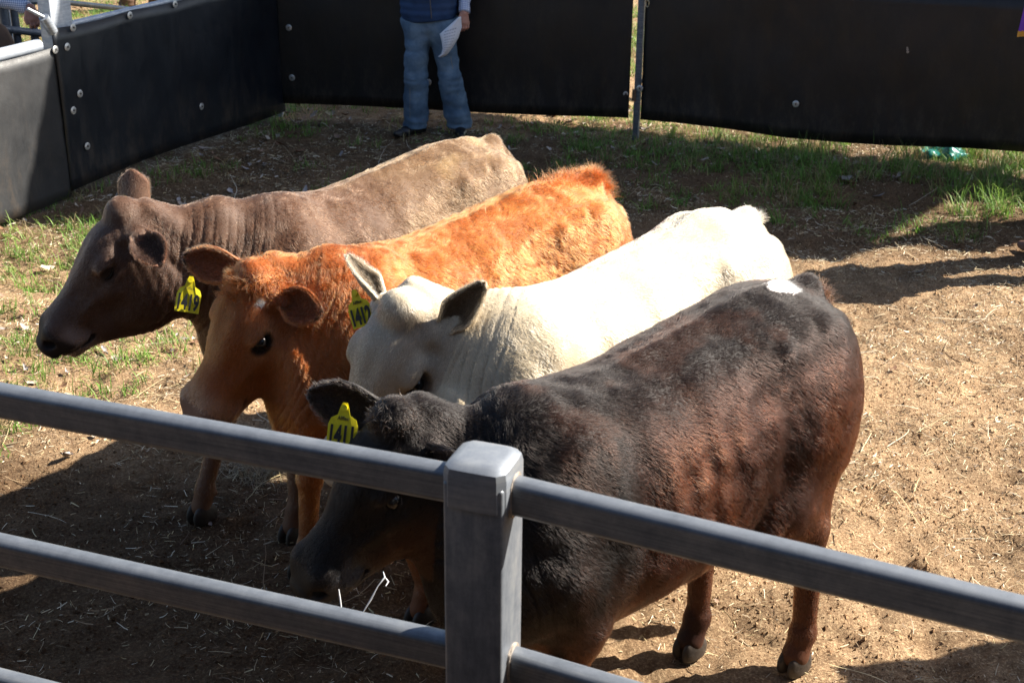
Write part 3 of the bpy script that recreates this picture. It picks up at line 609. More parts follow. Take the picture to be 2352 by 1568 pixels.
# orange steer
rt = (-.55, 4.28); hd_ = (-.70, -.72)
steer(dict(label='curly-coated orange steer with a yellow ear tag numbered 1419', root=rt, head=hd_, poll=aty(592, 647, 4.17), muz=aty(420, 945, 4.03), hroll=.4,
    feet=[(-.75, 4.32, 0), (-.30, 4.03, 0)]+rel(rt, hd_, [(-1.1, -.15), (-1.05, .15)]), col=col_orange, fur=.022, curly=.6, wl=.036, wr=.005, n=150000, lump=.003, curl=.004, ribs=.003,
    earcol=[(.27, .085, .025), (.14, .045, .02), (.04, .02, .012)],
    ear=dict(R=dict(dir=(-.95, .15, .14), open=(.1, -.9, .15), len=.21, w=.055), L=dict(dir=(.8, -.5, -.1), open=(-.1, -.9, .3), len=.15, w=.055)),
    tags=[dict(pos=aty(431, 690, 4.15), n=(.1, -.85, .42), up=(.16, .1, 1), text='1419', curve=1)],
    tufts=[('tail_hair', ('B', -1.22, 0, 1.30), (.24, .06, .03), (.1, .1, 1), .062, 3000, (.20, .042, .01)), ('forelock', ('H', .02, -.02, .04), (.11, .12, .03), (-.5, -.6, -.2), .042, 2600, (.20, .052, .014))]))
# brown steer
rt = (-.90, 4.85); hd_ = (-.66, -.75)
steer(dict(label='greyish brown steer farthest left, eyes shut, in profile', root=rt, head=hd_, poll=aty(290, 507, 4.62), muz=aty(72, 748, 4.50), hroll=.1, neckmid=(0, 0, .0),
    feet=[(-1.21, 4.72, 0), (-.83, 4.58, 0)]+rel(rt, hd_, [(-1.1, -.15), (-1.05, .15)]), col=col_brown, fur=.015, curly=.45, wl=.034, wr=.004, n=120000, curl=.0025, sleepy=True, ribs=.002,
    earcol=[(.12, .065, .04), (.04, .022, .015), (.13, .06, .035)],
    ear=dict(R=dict(dir=(.0, .55, .85), open=(.2, .85, -.4), len=.17, w=.055, tip=5), L=dict(dir=(.55, -.6, -.4), open=(.4, -.8, .35), len=.15, w=.055)),
    tags=[dict(pos=aty(288, 478, 4.66), n=(-.9, -.3, .1), up=(.25, .1, 1), w=.02, h=.02)],
    tufts=[]))

# ------------------------------------------------------------------ the pen
def oval(w, h, p=2.6):
    # flat sides, rounded top and bottom
    def f(th):
        c, s = math.cos(th), math.sin(th); return (w*math.copysign(min(1, abs(c)*1.12)**.75, c), s*w+math.copysign((h-w)*min(1, abs(s)*3.2), s))
    return f
Z = Vector((0, 0, 1))
# foreground rail fence: galvanised post with cap, oval rails both sides
fence = thing('rail_fence', 'galvanised steel rail fence in front with square capped post', 'fence', (-.02, 1.99, 0))
FO = Vector((-.02, 1.99, 0))
rd = Vector((.86, -.30, 0)).normalized(); rn = Vector((.30, .86, 0)).normalized()       # left bay
rd2 = Vector((.70, -.33, 0)).normalized()
PC = Vector((-.045, 2.018, 0))-FO
def post_mesh(name, half, z0, z1, bev, ax, c, mat, parent, seg=3):
    mb = MB(); mb.box(Vector((c[0], c[1], (z0+z1)/2)), (half*2, half*2, z1-z0), ax, bev); return mb.build(name, mat, parent)
axf = (rd, rn, Z)
post = post_mesh('post', .053, -.05, 1.70, .006, axf, PC, M_galv, fence)
def cap_mesh(h, z0, z1, top):
    prof = [(h+.0035, z0), (h+.0035, z1-.022), (h+.001, z1-.010), (h-.008, z1-.003), (h-.019, z1)]
    mb = MB(); V = []; n = 24
    for rr, z in prof:
        for k in range(n):
            th = 2*math.pi*(k+.5)/n; c, s = math.cos(th), math.sin(th); q = 7
            rad = rr/((abs(c)**q+abs(s)**q)**(1/q)); V.append(PC+rd*(rad*c)+rn*(rad*s)+Z*z)
    Fc = [(i*n+k, i*n+(k+1) % n, (i+1)*n+(k+1) % n, (i+1)*n+k) for i in range(len(prof)-1) for k in range(n)]
    b = len(V); V.append(PC+Z*(z1+.001)); Fc += [((len(prof)-1)*n+k, (len(prof)-1)*n+(k+1) % n, b) for k in range(n)]
    mb.add(V, Fc); return mb
cap_mesh(.053, 1.655, 1.735, 0).build('post_cap', galv('cap_steel', dark=.16, light=.30, rough=.45), fence)
M_rail = galv('rail_steel', dark=.12, light=.27, rough=.46, metal=.55, axis_stretch=(1.2, 1.2, 95))
for z in (1.668, 1.327, .985):
    a = PC-rd*.052+rn*0; mb = MB(); mb.tube([a+Z*z, a-rd*1.2+Z*z, a-rd*3+Z*z], 0, 40, oval(.021, .034), cap=True); o = mb.build('rail', M_rail, fence)
    a = PC+rd*.049; w = MB(); w.tube([PC-rd*.046+Z*z, PC-rd*.060+Z*z], 0, 24, oval(.026, .039)); w.build('weld', M_rail, fence)
for z in (1.668, 1.327, .985):
    a = PC+rd*.046; mb = MB(); mb.tube([a+Z*z, a+rd2*1.2+Z*z, a+rd2*2.2+Z*z], 0, 40, oval(.021, .034), cap=True); mb.build('rail', M_rail, fence)
    w = MB(); w.tube([PC+rd*.046+Z*z, PC+rd*.058+Z*z], 0, 24, oval(.026, .039)); w.build('weld', plain('weld_bead', (.42, .36, .30), rough=.6, metal=.4, nz=.4, nscale=80, bst=.5), fence)
for k in (-2.9,):
    post_mesh('post', .05, -.05, 1.7, .006, axf, PC+rd*k, M_galv, fence)

# rubber-clad panels
def sheet(p0, p1, z0f, z1f, out, name, mat, parent, nx=60, nz=16, thick=.008, wav=.012, seed=0):
    """vertical rubber sheet from p0 to p1 (xy), z0f/z1f(u) lower/upper edge, out = side it bulges to"""
    p0, p1, out = Vector(p0), Vector(p1), Vector(out); V = []
    for side in (0, 1):
        for i in range(nx):
            u = i/(nx-1)
            for j in range(nz):
                v = j/(nz-1); z = z0f(u)+(z1f(u)-z0f(u))*v; p = p0.lerp(p1, u)
                q = np.array([[p.x, p.y, z]]); d = wav*(fbm(q, 1.3, seed, 2)[0])+wav*.5*fbm(q, 4.0, seed+5, 2)[0]*(1-v*.5)
                w_ = p + out*(d+side*thick); V.append((w_.x, w_.y, z))
    n = nx*nz; F_ = []
    for i in range(nx-1):
        for j in range(nz-1):
            a = i*nz+j; F_ += [(a, a+1, a+nz+1, a+nz), (n+a, n+a+nz, n+a+nz+1, n+a+1)]
    for i in range(nx-1):
        a = i*nz; b = a+nz; F_.append((a, b, n+b, n+a)); a += nz-1; b += nz-1; F_.append((a, n+a, n+b, b))
    for j in range(nz-1):
        F_.append((j, n+j, n+j+1, j+1)); a = (nx-1)*nz+j; F_.append((a, a+1, n+a+1, n+a))
    me = mesh(name, V, F_, True); return link(name, me, mat, parent)
M_washer = plain('washer_zinc', (.55, .55, .53), rough=.45, metal=.6, nz=.25, nscale=60)
M_bolt = plain('bolt_dark', (.12, .11, .10), rough=.5, metal=.5)
def washer(p, out, parent, r=.026):
    out = Vector(out).normalized(); p = Vector(p); x = Z.cross(out).normalized(); y = out.cross(x); V = []; n = 20
    for rr, h in ((r, 0), (r, .003), (r*.8, .006), (r*.34, .006), (r*.3, .003), (0.0001, .003)):
        for k in range(n): th = 2*math.pi*k/n; V.append(p+x*math.cos(th)*rr+y*math.sin(th)*rr+out*h)
    F_ = [(i*n+k, i*n+(k+1) % n, (i+1)*n+(k+1) % n, (i+1)*n+k) for i in range(5) for k in range(n)]
    mb = MB(); mb.add(V, F_); o = mb.build('washer', M_washer, parent)
    mb = MB(); mb.tube([p+out*.001, p+out*.012], r*.24, 6, up=Vector((.3, .2, .9))); mb.build('bolt', M_bolt, o)

def onplane(x, y, p0, p1, off=(0, 0, 0)):
    """point where the sight line through picture (x, y) meets the upright plane p0-p1"""
    d = ray(x, y); p0 = Vector(p0)+Vector(off); n = Vector((-(p1[1]-p0.y), p1[0]-p0.x, 0)); c = Vector((0, 0, CAMH)); return c+d*((p0-c).dot(n)/d.dot(n))
CX = Vector((-1.93, 11.30, 0))
LP = Vector((-2.99, 8.95, 0)); ld = (CX-LP).normalized(); lo_ = Vector((ld.y, -ld.x, 0))     # towards the pen
LE = LP-ld*3.2
# left long panel (post to corner)
pl = thing('rubber_fence', 'long black rubber panel on the left from the steel post to the back corner', 'fence panel', LP, 0)
def S(p): return (p[0]-LP.x, p[1]-LP.y, p[2])
b0 = atz(190, 415, .11); z0a = .10
sheet(tuple(-ld*.03+lo_*.006), tuple(CX-LP+ld*.01), lambda u: .06+.02*math.sin(u*5), lambda u: 1.145-.015*abs(math.sin(u*math.pi*3.2)), lo_, 'rubber_sheet', M_rubb, pl, 70, 14, seed=3)
mb = MB(); mb.tube([Vector((0, 0, 1.135)), CX-LP+Z*1.135], .022, 14); mb.tube([Vector((0, 0, .25)), CX-LP+Z*.25], .020, 10)
o = mb.build('top_rail', M_galv_pale, pl); o.location = -lo_*.035
mb = MB(); mb.box(Vector((CX.x-LP.x-.04, CX.y-LP.y+.03, .62)), (.06, .06, 1.34), None, .004); mb.build('corner_post', M_galv_pale, pl)
for x, y in ((178, 68), (317, 38), (427, 11), (195, 229), (492, 260), (213, 357)):
    x, y = x*.9408*1.0, y*.9408
    w_ = onplane(x*1.0, y, LP, CX, lo_*.028); washer((w_.x-LP.x, w_.y-LP.y, w_.z), lo_, pl)
# left low gate with the big steel post
pg = thing('rubber_gate', 'lower black rubber gate at far left with bright pipe on top', 'gate', LP, 0)
sheet(tuple(LE-LP), tuple(ld*.0), lambda u: .02, lambda u: 1.03-.01*math.sin(u*9), lo_, 'rubber_sheet', M_rubl, pg, 60, 14, seed=8)
mb = MB(); mb.tube([LE-LP+Z*1.045, -ld*.10+Z*1.045], .042, 16); mb.tube([LE-LP+Z*.3, -ld*.30+Z*.3], .03, 12); o = mb.build('top_pipe', M_galv_pale, pg); o.location = -lo_*.05
for x, y in ((135, 122), (164, 115), (179, 270)):
    w_ = onplane(x*.9408, y*.9408, LP, LE, lo_*.022); washer((w_.x-LP.x, w_.y-LP.y, w_.z), lo_, pg)
gp = thing('steel_post', 'wide pale galvanised post with a sliding bolt at top left', 'post', LP, 0)
mb = MB(); mb.box(Vector((0, 0, .9))+ld*.10-lo_*.062, (.20, .10, 1.6), (ld, lo_, Z), .006); mb.build('post_body', M_galv_pale, gp)
ba = onplane(100, 40, LP-lo_*.0-ld*.3, LE)-LP; bb = onplane(122, 74, LP-ld*.3, LE)-LP
mb = MB(); mb.tube([ba+Vector((-.08, -.05, .06)), ba], .013, 10); mb.tube([ba, bb], .033, 14); mb.build('slide_bolt', galv('worn_steel', dark=.2, light=.5, rough=.35), gp)

# back fence
BR = Vector((3.95, 9.72, 0)); GX = Vector((.95, 10.70, 0)); bd = (GX-CX).normalized(); bo = Vector((bd.y, -bd.x, 0))
pb = thing('rubber_fence', 'black rubber panel across the back behind the man in jeans', 'fence panel', CX, 0)
zb0 = onplane(668, 238, CX, GX).z; zb1 = onplane(1445, 272, CX, GX).z
sheet(tuple(-bd*.02), tuple(GX-CX-bd*.045), lambda u: zb0+(zb1-zb0)*u+.006*math.sin(u*7), lambda u: 1.25, bo, 'rubber_sheet', M_rub, pb, 90, 14, seed=12)
mb = MB(); mb.tube([Vector((0, 0, 1.24)), GX-CX+Z*1.24-bd*.06], .02, 12); mb.tube([Vector((0, 0, .45)), GX-CX+Z*.45-bd*.06], .018, 10); o = mb.build('frame_rail', M_galv_pale, pb); o.location = -bo*.04
for x, y in ((705, 68), (713, 190), (1528, 230), (1046, 201)):
    w_ = onplane(x*.9408, y*.9408, CX, GX, bo*.026); washer((w_.x-CX.x, w_.y-CX.y, w_.z), bo, pb)
ge = (BR-GX).normalized(); go_ = Vector((ge.y, -ge.x, 0))
pr = thing('rubber_gate', 'black rubber gate along the back right, hem sagging over the grass', 'gate', GX, 0)
q0 = onplane(1472, 275, GX, BR).z; q1 = onplane(1800, 315, GX, BR).z; q2 = onplane(2345, 350, GX, BR).z
def hem(u):
    x = u*1.0; return q0+(q1-q0)*min(1, x/.35)+(q2-q1)*max(0, (x-.35)/.65)+.012*math.sin(u*9)
BX = GX+ge*4.6
sheet(tuple(ge*.05), tuple(BX-GX), lambda u: hem(u*1.45), lambda u: 1.25, go_, 'rubber_sheet', M_rub, pr, 110, 14, wav=.018, seed=21)
mb = MB(); mb.tube([Z*1.24, BX-GX+Z*1.24], .02, 12); mb.tube([Z*.45, BX-GX+Z*.45], .018, 10); o = mb.build('frame_rail', M_galv_pale, pr); o.location = -go_*.04
for x, y in ((1562, 216), (1943, 254)):
    w_ = onplane(x*.9408, y*.9408, GX, BR, go_*.028); washer((w_.x-GX.x, w_.y-GX.y, w_.z), go_, pr)
# pale mark and scratches on the gate
c = onplane(2084, 117, GX, BR, go_*.03); mb = MB()
for dx, dz, r in ((0, .01, .009), (.004, -.008, .011), (-.003, .022, .007)):
    p = c-GX+ge*dx+Z*dz; mb.add([p+ge*(r*math.cos(k*.9))+Z*(r*math.sin(k*.9)) for k in range(7)], [tuple(range(7))])
mb.build('mud_mark', plain('dry_mud', (.33, .28, .23)), pr)
ps = thing('steel_post', 'narrow grey steel post between the two back rubber panels', 'post', GX, 0)
mb = MB(); mb.box(Z*.66+ge*.02, (.045, .06, 1.36), (ge, go_, Z), .004); mb.build('post_body', galv('grey_steel', dark=.10, light=.22, rough=.6), ps)
mb = MB(); hz = onplane(1462, 215, GX, BR, go_*.03).z; mb.tube([Z*(hz-.06)+go_*.035, Z*(hz+.03)+go_*.035], .016, 12); mb.build('hinge', plain('rusty_steel', (.16, .09, .055), rough=.8, metal=.3, nz=.5), ps)
# chain link hanging at the top
mb = MB(); c = onplane(1487, 8, GX, BR, go_*.05)-GX
for i in range(5):
    cc_ = c+Z*(i*.045-.0); ax_ = ge if i % 2 == 0 else go_
    mb.tube([cc_+ax_*(.012*math.cos(t))+Z*(.028*math.sin(t)) for t in np.linspace(0, 2*math.pi, 17)], .0045, 8)
mb.build('chain', plain('chain_steel', (.45, .40, .28), rough=.4, metal=.7), ps)

# unseen roof added to throw the shade across the back strip
rf = thing('added_shade_roof', 'unseen corrugated steel roof on posts, added to shade the back strip', 'shelter', (0, 0, 0))
hh = 5.0; poly = [(ROOF[k][0]+SU*hh, ROOF[k][1]+SV*hh) for k in range(4)]
def bil(u, v): a, b, c_, d = [Vector((*p, 0)) for p in poly]; return a.lerp(b, u).lerp(d.lerp(c_, u), v)
V = []; nx, ny = 160, 4
for s_ in (0, 1):
    for i in range(nx):
        for j in range(ny):
            p = bil(i/(nx-1), j/(ny-1)); V.append((p.x, p.y, hh+.02*math.sin(i*1.3)+s_*.003))
n_ = nx*ny; F_ = [(s_*n_+i*ny+j, s_*n_+i*ny+j+1, s_*n_+(i+1)*ny+j+1, s_*n_+(i+1)*ny+j) for s_ in (0, 1) for i in range(nx-1) for j in range(ny-1)]
link('roof_sheet', mesh('roof_sheet', V, F_, True), M_galv_pale, rf)
for u, v in ((.03, .5), (.5, .93), (.97, .07), (.97, .93)):
    p = bil(u, v); mb = MB(); mb.tube([Vector((p.x, p.y, 0)), Vector((p.x, p.y, hh))], .05, 12); mb.build('roof_post', M_galv, rf)

# unseen additions: boards behind the camera cutting sky fill, a box casting shade
M_board = plain('light_blocking_board', (.055, .042, .034), rough=.85, nz=.4, nscale=12, bst=.4)
sh_ = thing('added_shed', 'unseen dark board wall and roof added to cut sky fill on the near side', 'added_shed', (0, -2.5, 0)); mb = MB()
for k in range(18): mb.box(Vector((0, -.02*(k % 2), .1+k*.2)), (26, .05, .196), None, .004)
mb.build('board_wall', M_board, sh_)
mb = MB(); mb.box(Vector((0, .9, 3.7)), (26, 3.8, .08)); mb.build('roof', M_board, sh_)
wk = thing('added_walkway', 'unseen dark timber deck added on the near side to block bounced light', 'added_walkway', (0, -.3, 0)); mb = MB()  # deck added to stop sunlit ground bouncing onto the rails
for k in range(22): mb.box(Vector((0, -1.55+k*.145, 1.15)), (16, .14, .04), None, .003)
for x in (-7.5, -2.6, 2.6, 7.5): mb.box(Vector((x, 1.4, .56)), (.1, .1, 1.1))
mb.build('deck', M_board, wk)
ck = thing('added_crate', 'unseen solid timber box added to shade the near right ground', 'crate', (4.5, 3.2, 0)); mb = MB()  # added box, sized for the shade it throws
for k in range(9):
    for sx, sy, dx, dy in ((0, 1.2, 2.4, .04), (0, -1.2, 2.4, .04), (-1.2, 0, .04, 2.36), (1.2, 0, .04, 2.36)): mb.box(Vector((sx, sy, .11+k*.21)), (dx, dy, .205), None, .004)
mb.build('board_side', M_board, ck)
mb = MB(); mb.box(Vector((0, 0, 1.93)), (2.44, 2.44, .05)); mb.build('lid', M_board, ck)
# rails and posts outside the pen, top left
yr = thing('yard_rails', 'thin round-pipe yard rail running behind the left rubber panel', 'fence')
a = aty(165, 8, 11.2); b = aty(345, 27, 12.6); d_ = (b-a); mb = MB(); mb.tube([a-d_*.3, b+d_*1.5], .022, 12); mb.build('rail', M_galv, yr)
mb = MB(); p = b+d_*1.5; mb.tube([Vector((p.x, p.y, 0)), p+Z*.1], .03, 12); mb.build('post', M_galv, yr)
mb = MB(); p = a-d_*.3; mb.tube([Vector((p.x, p.y, 0)), p+Z*.1], .03, 12); mb.build('post', M_galv, yr)
yg = thing('pipe_gate', 'grey pipe gate with upright bars behind the low rubber gate', 'gate')
G0 = aty(-60, 60, 9.6); G1 = aty(103, 80, 9.9)
def gat(u, z): p = G0.lerp(G1, u); return Vector((p.x, p.y, z))
for x, r in ((14, .036), (38, .028), (78, .03)):
    p = aty(x, 70, 9.62+.3*(x+60)/163); mb = MB(); mb.tube([Vector((p.x, p.y, 0)), Vector((p.x, p.y, 1.75))], r, 14); mb.build('upright', M_galv, yg)
for y in (66, -70):
    p = aty(0, y, 9.66); q = aty(103, y+12, 9.9); mb = MB(); mb.tube([p-(q-p)*.6, q], .026, 12); mb.build('cross_bar', M_galv, yg)
p = aty(0, 8, 9.66); q = aty(103, 3, 9.9); mb = MB(); mb.tube([p-(q-p)*.6, q], .022, 12); mb.build('cross_bar', M_galv, yg)
wp = thing('white_post', 'white painted square post behind the pipe gate at far left', 'post')
p = aty(33, 80, 10.4); mb = MB(); mb.box(Vector((p.x, p.y, .6)), (.07, .07, 1.2), None, .004); mb.build('post_body', plain('white_paint', (.75, .75, .73), rough=.5, nz=.1), wp)
bgp = thing('seed_bag', 'brown sack with pale seam leaning at the far left edge', 'sack')
p = aty(2, 95, 9.3)
bV, bQ = surface(lambda P: smin(ell((p.x-.02, p.y, p.z-.05), (.10, .07, .17))(P), ell((p.x-.03, p.y, p.z-.2), (.13, .09, .2))(P), .05)+fbm(P, 9, 3)*.008, (p.x-.25, p.y-.2, p.z-.45), (p.x+.2, p.y+.2, p.z+.2), .012)
link('sack_cloth', mesh('sack_cloth', relax(bV, bQ, 1), bQ), plain('sack_brown', (.12, .075, .05), rough=.85, nz=.2), bgp)

# ------------------------------------------------------------------ people
M_skin = plain('skin', (.50, .24, .17), rough=.5, nz=.12, nscale=30, bst=.1)
def denim():
    m, t, b = nodes('denim'); v = coords(t); n = noise(t, v, 6, 5, .6); w = N(t, 'ShaderNodeTexWave'); w.wave_type = 'BANDS'; w.bands_direction = 'DIAGONAL'; w.inputs['Scale'].default_value = 160
    t.links.new(v, w.inputs['Vector']); t.links.new(ramp(t, n, [(.3, (.05, .095, .16)), (.5, (.11, .18, .26)), (.72, (.22, .31, .40))]), b.inputs['Base Color'])
    b.inputs['Roughness'].default_value = .85; bump(t, b, w.outputs[0], .25, .002); return m
def gingham():
    m, t, b = nodes('gingham_shirt'); c = N(t, 'ShaderNodeTexCoord'); sp = N(t, 'ShaderNodeSeparateXYZ'); t.links.new(c.outputs['Object'], sp.inputs[0])
    def st(o, off):
        a = N(t, 'ShaderNodeMath', operation='MULTIPLY'); a.inputs[1].default_value = 72; t.links.new(o, a.inputs[0])
        f = N(t, 'ShaderNodeMath', operation='FRACT'); t.links.new(a.outputs[0], f.inputs[0]); g = N(t, 'ShaderNodeMath', operation='GREATER_THAN'); g.inputs[1].default_value = .62; t.links.new(f.outputs[0], g.inputs[0]); return g.outputs[0]
    s = N(t, 'ShaderNodeMath', operation='ADD'); t.links.new(st(sp.outputs[0], 0), s.inputs[0]); t.links.new(st(sp.outputs[2], 0), s.inputs[1])
    h = N(t, 'ShaderNodeMath', operation='MULTIPLY'); h.inputs[1].default_value = .5; t.links.new(s.outputs[0], h.inputs[0])
    t.links.new(ramp(t, h.outputs[0], [(.1, (.72, .76, .85)), (.5, (.33, .40, .60)), (1, (.12, .17, .38))]), b.inputs['Base Color']); b.inputs['Roughness'].default_value = .8; return m
M_denim = denim(); M_ging = gingham(); M_vest = plain('navy_fleece', (.012, .04, .11), rough=.75, nz=.3, nscale=8, bst=.2)
M_boot = plain('dark_leather', (.012, .011, .012), rough=.38, nz=.3); M_hair = plain('brown_hair', (.06, .035, .02), rough=.6, nz=.4, nscale=60, bst=.6)
M_stitch = plain('stitching', (.30, .24, .15), rough=.8)
def person(label, loc, rz, arm, armR=None, group=None, feet=((-.12, -.02, -.9), (.23, 0, .15))):
    """front is -y. arm = (shoulder, elbow, wrist) of his left arm (+x)"""
    root = thing('person', label, 'person', loc, rz, group)
    (lx, ly, lt), (rx, ry, rt_) = feet
    hipz = .80; legs = []
    sh, el, wr = [A(p) for p in arm]
    armR = armR or ((-.20, .0, 1.32), (-.26, .02, 1.13), (-.02, -.22, 1.30)); shR, elR, wrR = [A(p) for p in armR]
    def legp(k):
        s, fx, fy = ((-1, lx, ly), (1, rx, ry))[k]; hip = A((s*.085, 0, hipz)); kn = A((s*.085*.45+fx*.55, fy*.5-.035, .43)); an = A((fx, fy+.01, .07)); return hip, kn, an
    def wrist_hand(w, e):
        d = nrm(w-e); d = nrm(d*.35+A((0, 0, -1))*.9); f = A((-1, -.5, 0))*(1 if w[0] > 0 else -1); f = nrm(f-(f@d)*d); x = -np.cross(d, f)*(1 if w[0] > 0 else -1)
        pr = [(ecap(w, w+d*.075, f, .020, .036, .019, .046), .012)]; lens = [.030, .034, .032, .026]
        for i in range(4):
            o = w+d*.078+f*(.034-.023*i); a = o+d*lens[i]*1.1+A((0, 0, 0)); b_ = a+nrm(d*.55+A((-.3, .6, 0)))*lens[i]*.85; c_ = b_+nrm(-d*.1+A((-.3, .8, 0)))*.018
            pr += [(cap(o-d*.01, a,     .0115, .0105), .004), (cap(a, b_, .0105, .0095), .002), (cap(b_, c_, .0095, .0085), .002)]
        th = w+d*.03+f*.034; t2 = th+nrm(d*.8+f*.5)*.04; t3 = t2+nrm(d+x*0)*.032
        return pr+[(cap(w+d*.015+f*.02, th, .016, .013), .008), (cap(th, t2, .012, .0105), .004), (cap(t2, t3, .0105, .009), .002)]
    pr = [(ell((0, .01, .86), (.165, .105, .15)), .0), (ell((0, .0, 1.06), (.15, .10, .19)), .08), (ell((0, .01, 1.27), (.175, .10, .15)), .08), (cap((0, .01, 1.33), (0, -.005, 1.47), .055, .05), .05),
          (ell((0, -.01, 1.56), (.073, .09, .105)), .02), (ell((0, -.025, 1.49), (.052, .06, .05)), .03), (cap((0, -.095, 1.57), (0, -.115, 1.535), .009, .015), .012), (ell((0, -.088, 1.505), (.028, .012, .008)), .008)]
    for s in (-1, 1): pr += [(ell((s*.076, .005, 1.55), (.009, .018, .03)), .006), (ell((s*.03, -.087, 1.585), (.017, .01, .008)), .008)]
    for k in (0, 1): h, kn, an = legp(k); pr += [(cap(h, kn, .075, .052), .05), (cap(kn, an, .05, .036), .02)]
    for a, b_, c_ in ((sh, el, wr), (shR, elR, wrR)):
        pr += [(cap(a, b_, .046, .036), .04), (cap(b_, c_, .036, .024), .02)]+wrist_hand(c_, b_)
    def mk(prims, post=None):
        def f(P):
            r = None
            for p, k in prims: d = p(P); r = d if r is None else (smin(r, d, k) if k else np.minimum(r, d))
            return post(P, r) if post else r
        return f
    def mesh_of(name, f, lo, hi, h, mat, parent, it=1):
        V, Q = surface(f, lo, hi, h); return link(name, mesh(name, relax(V, Q, it), Q), mat, parent)
    bx = max(.45, abs(wr[0])+.2)
    body = mesh_of('body', mk(pr), (-.45, -.45, .04), (bx, .35, 1.72), .0055, M_skin, root, 0)
    # jeans
    jp = [(ell((0, .01, .89), (.225, .145, .12)), .0)]
    for k in (0, 1):
        h, kn, an = legp(k); jp += [(ecap(h+A((0, 0, .07)), kn, (0, 1, 0), .108, .125, .092, .098), .03), (ecap(kn, A((an[0], an[1], .05)), (0, 1, 0), .096, .10, .108, .11), .04)]
    def jf(P, r):
        P2 = P*A((1, 1, 2.2)); kz = np.exp(-((P[:, 2]-.43)/.10)**2)+np.exp(-((P[:, 2]-.1)/.08)**2)+.5*np.exp(-((P[:, 2]-.70)/.06)**2)
        r = r+fbm(P2, 6, 3, 2)*.010+np.abs(fbm(P*A((1, 1, .5)), 14, 33, 2))*.004+np.abs(fbm(P*A((.7, .7, 3.5)), 6, 9, 2))*.016*kz
        r = smax(r, P[:, 2]-.935, .01)
        return smax(r, .055-P[:, 2]+.018*0, .008)
    jm = mesh_of('jeans', mk(jp, jf), (-.45, -.3, .03), (.5, .3, 1.0), .009, M_denim, root)
    # stitched side seam and pocket
    for s in (-1, 1):
        k = 0 if s < 0 else 1; h, kn, an = legp(k); mb = MB()
        mb.tube([(h[0]+s*.062-.0, -.098, .76), (kn[0]+s*.045, kn[1]-.083, .43), (an[0]+s*.035, an[1]-.093, .12)], .0016, 6)
        mb.build('seam', M_stitch, jm)
    # vest
    vp = [(ecap((0, .0, .96), (0, .0, 1.30), (0, 1, 0), .215, .165, .215, .145), 0), (ell((0, 0, 1.30), (.20, .125, .12)), .06)]
    def vf(P, r): return smax(smax(r-.006*np.abs(np.sin(P[:, 2]*math.pi/.055))+fbm(P, 9, 5, 2)*.008, P[:, 2]-1.40, .02), .905-P[:, 2]+.012*np.sin(P[:, 0]*14), .012)
    ve = mesh_of('vest', mk(vp, vf), (-.3, -.25, .85), (.3, .25, 1.5), .009, M_vest, root)
    mb = MB(); mb.tube([(.03, -.172, .94), (.02, -.175, 1.1), (.0, -.15, 1.35)], .004, 8); mb.build('zip', M_bolt, ve)
    for nm, (a, b_, c_) in (('l', (sh, el, wr)), ('r', (shR, elR, wrR))):
        d = nrm(c_-b_)
        sp = [(cap(a, b_, .066, .055), 0), (cap(b_, c_-d*.01, .052, .040), .03), (cap(c_-d*.04, c_-d*.012, .041, .041), .01)]
        mesh_of('shirt_sleeve', mk(sp, lambda P, r: smax(r+fbm(P*A((1, 1, 1.8)), 11, 4, 2)*.008, (P-(c_-d*.004))@d, .004)), np.minimum(np.minimum(a, b_), c_)-.09, np.maximum(np.maximum(a, b_), c_)+.09, .008, M_ging, root)
    mesh_of('hair', mk([(ell((0, .012, 1.585), (.083, .098, .105)), 0)], lambda P, r: smax(r+fbm(P, 30, 2, 2)*.004, -P[:, 1]-.04+.0-(P[:, 2]-1.60)*.9, .01)), (-.12, -.15, 1.45), (.12, .15, 1.72), .008, M_hair, root)
    for k, (fx, fy, an_) in enumerate(feet):
        dx, dy = math.sin(an_), -math.cos(an_); p = lambda f, z: (fx+dx*f, fy+dy*f, z)
        bp = [(ecap(p(-.06, .045), p(.10, .035), (0, 0, 1), .042, .045, .047, .034), 0), (cap(p(.10, .032), p(.185, .026), .04, .026), .03), (cap(p(-.03, .05), p(-.03, .16), .045, .05), .03), (ecap(p(-.075, .012), p(.17, .012), (0, 0, 1), .042, .014, .036, .012), .005)]
        mesh_of('boot', mk(bp, lambda P, r: smax(r, .002-P[:, 2], .003)), (fx-.3, fy-.3, -.01), (fx+.3, fy+.3, .25), .008, M_boot, root)
    return root
def dup(root, label, loc, rz, mats=None):
    r = root.copy(); SC.collection.objects.link(r); r.location = loc; r.rotation_euler = (0, 0, rz); r['label'] = label
    for ch in list(root.children):
        c = ch.copy(); SC.collection.objects.link(c); c.parent = r
        if mats and ch.name.split('.')[0] in mats:
            c.material_slots[0].link = 'OBJECT'; c.material_slots[0].material = mats[ch.name.split('.')[0]]
        for g in ch.children: d = g.copy(); SC.collection.objects.link(d); d.parent = c
    return r
ML = (-.67, 10.78, 0)
man = person('man in blue jeans and navy vest standing against the back panel with folded papers', ML, 0, ((.21, .0, 1.32), (.285, .05, 1.12), (.275, -.06, .965)), group='people standing round the pen')
dup(man, 'person in boots standing at the right edge of the pen', (3.30, 7.84, 0), -math.pi/2, dict(boot=plain('brown_boot', (.13, .07, .05), rough=.5), jeans=plain('dark_trousers', (.03, .03, .035), rough=.8)))
dup(man, 'person in grey trousers standing by the back right gate', (4.25, 8.75, 0), -1.9, dict(jeans=plain('grey_trousers', (.10, .10, .10), rough=.8), vest=plain('red_jacket', (.25, .02, .02), rough=.8)))
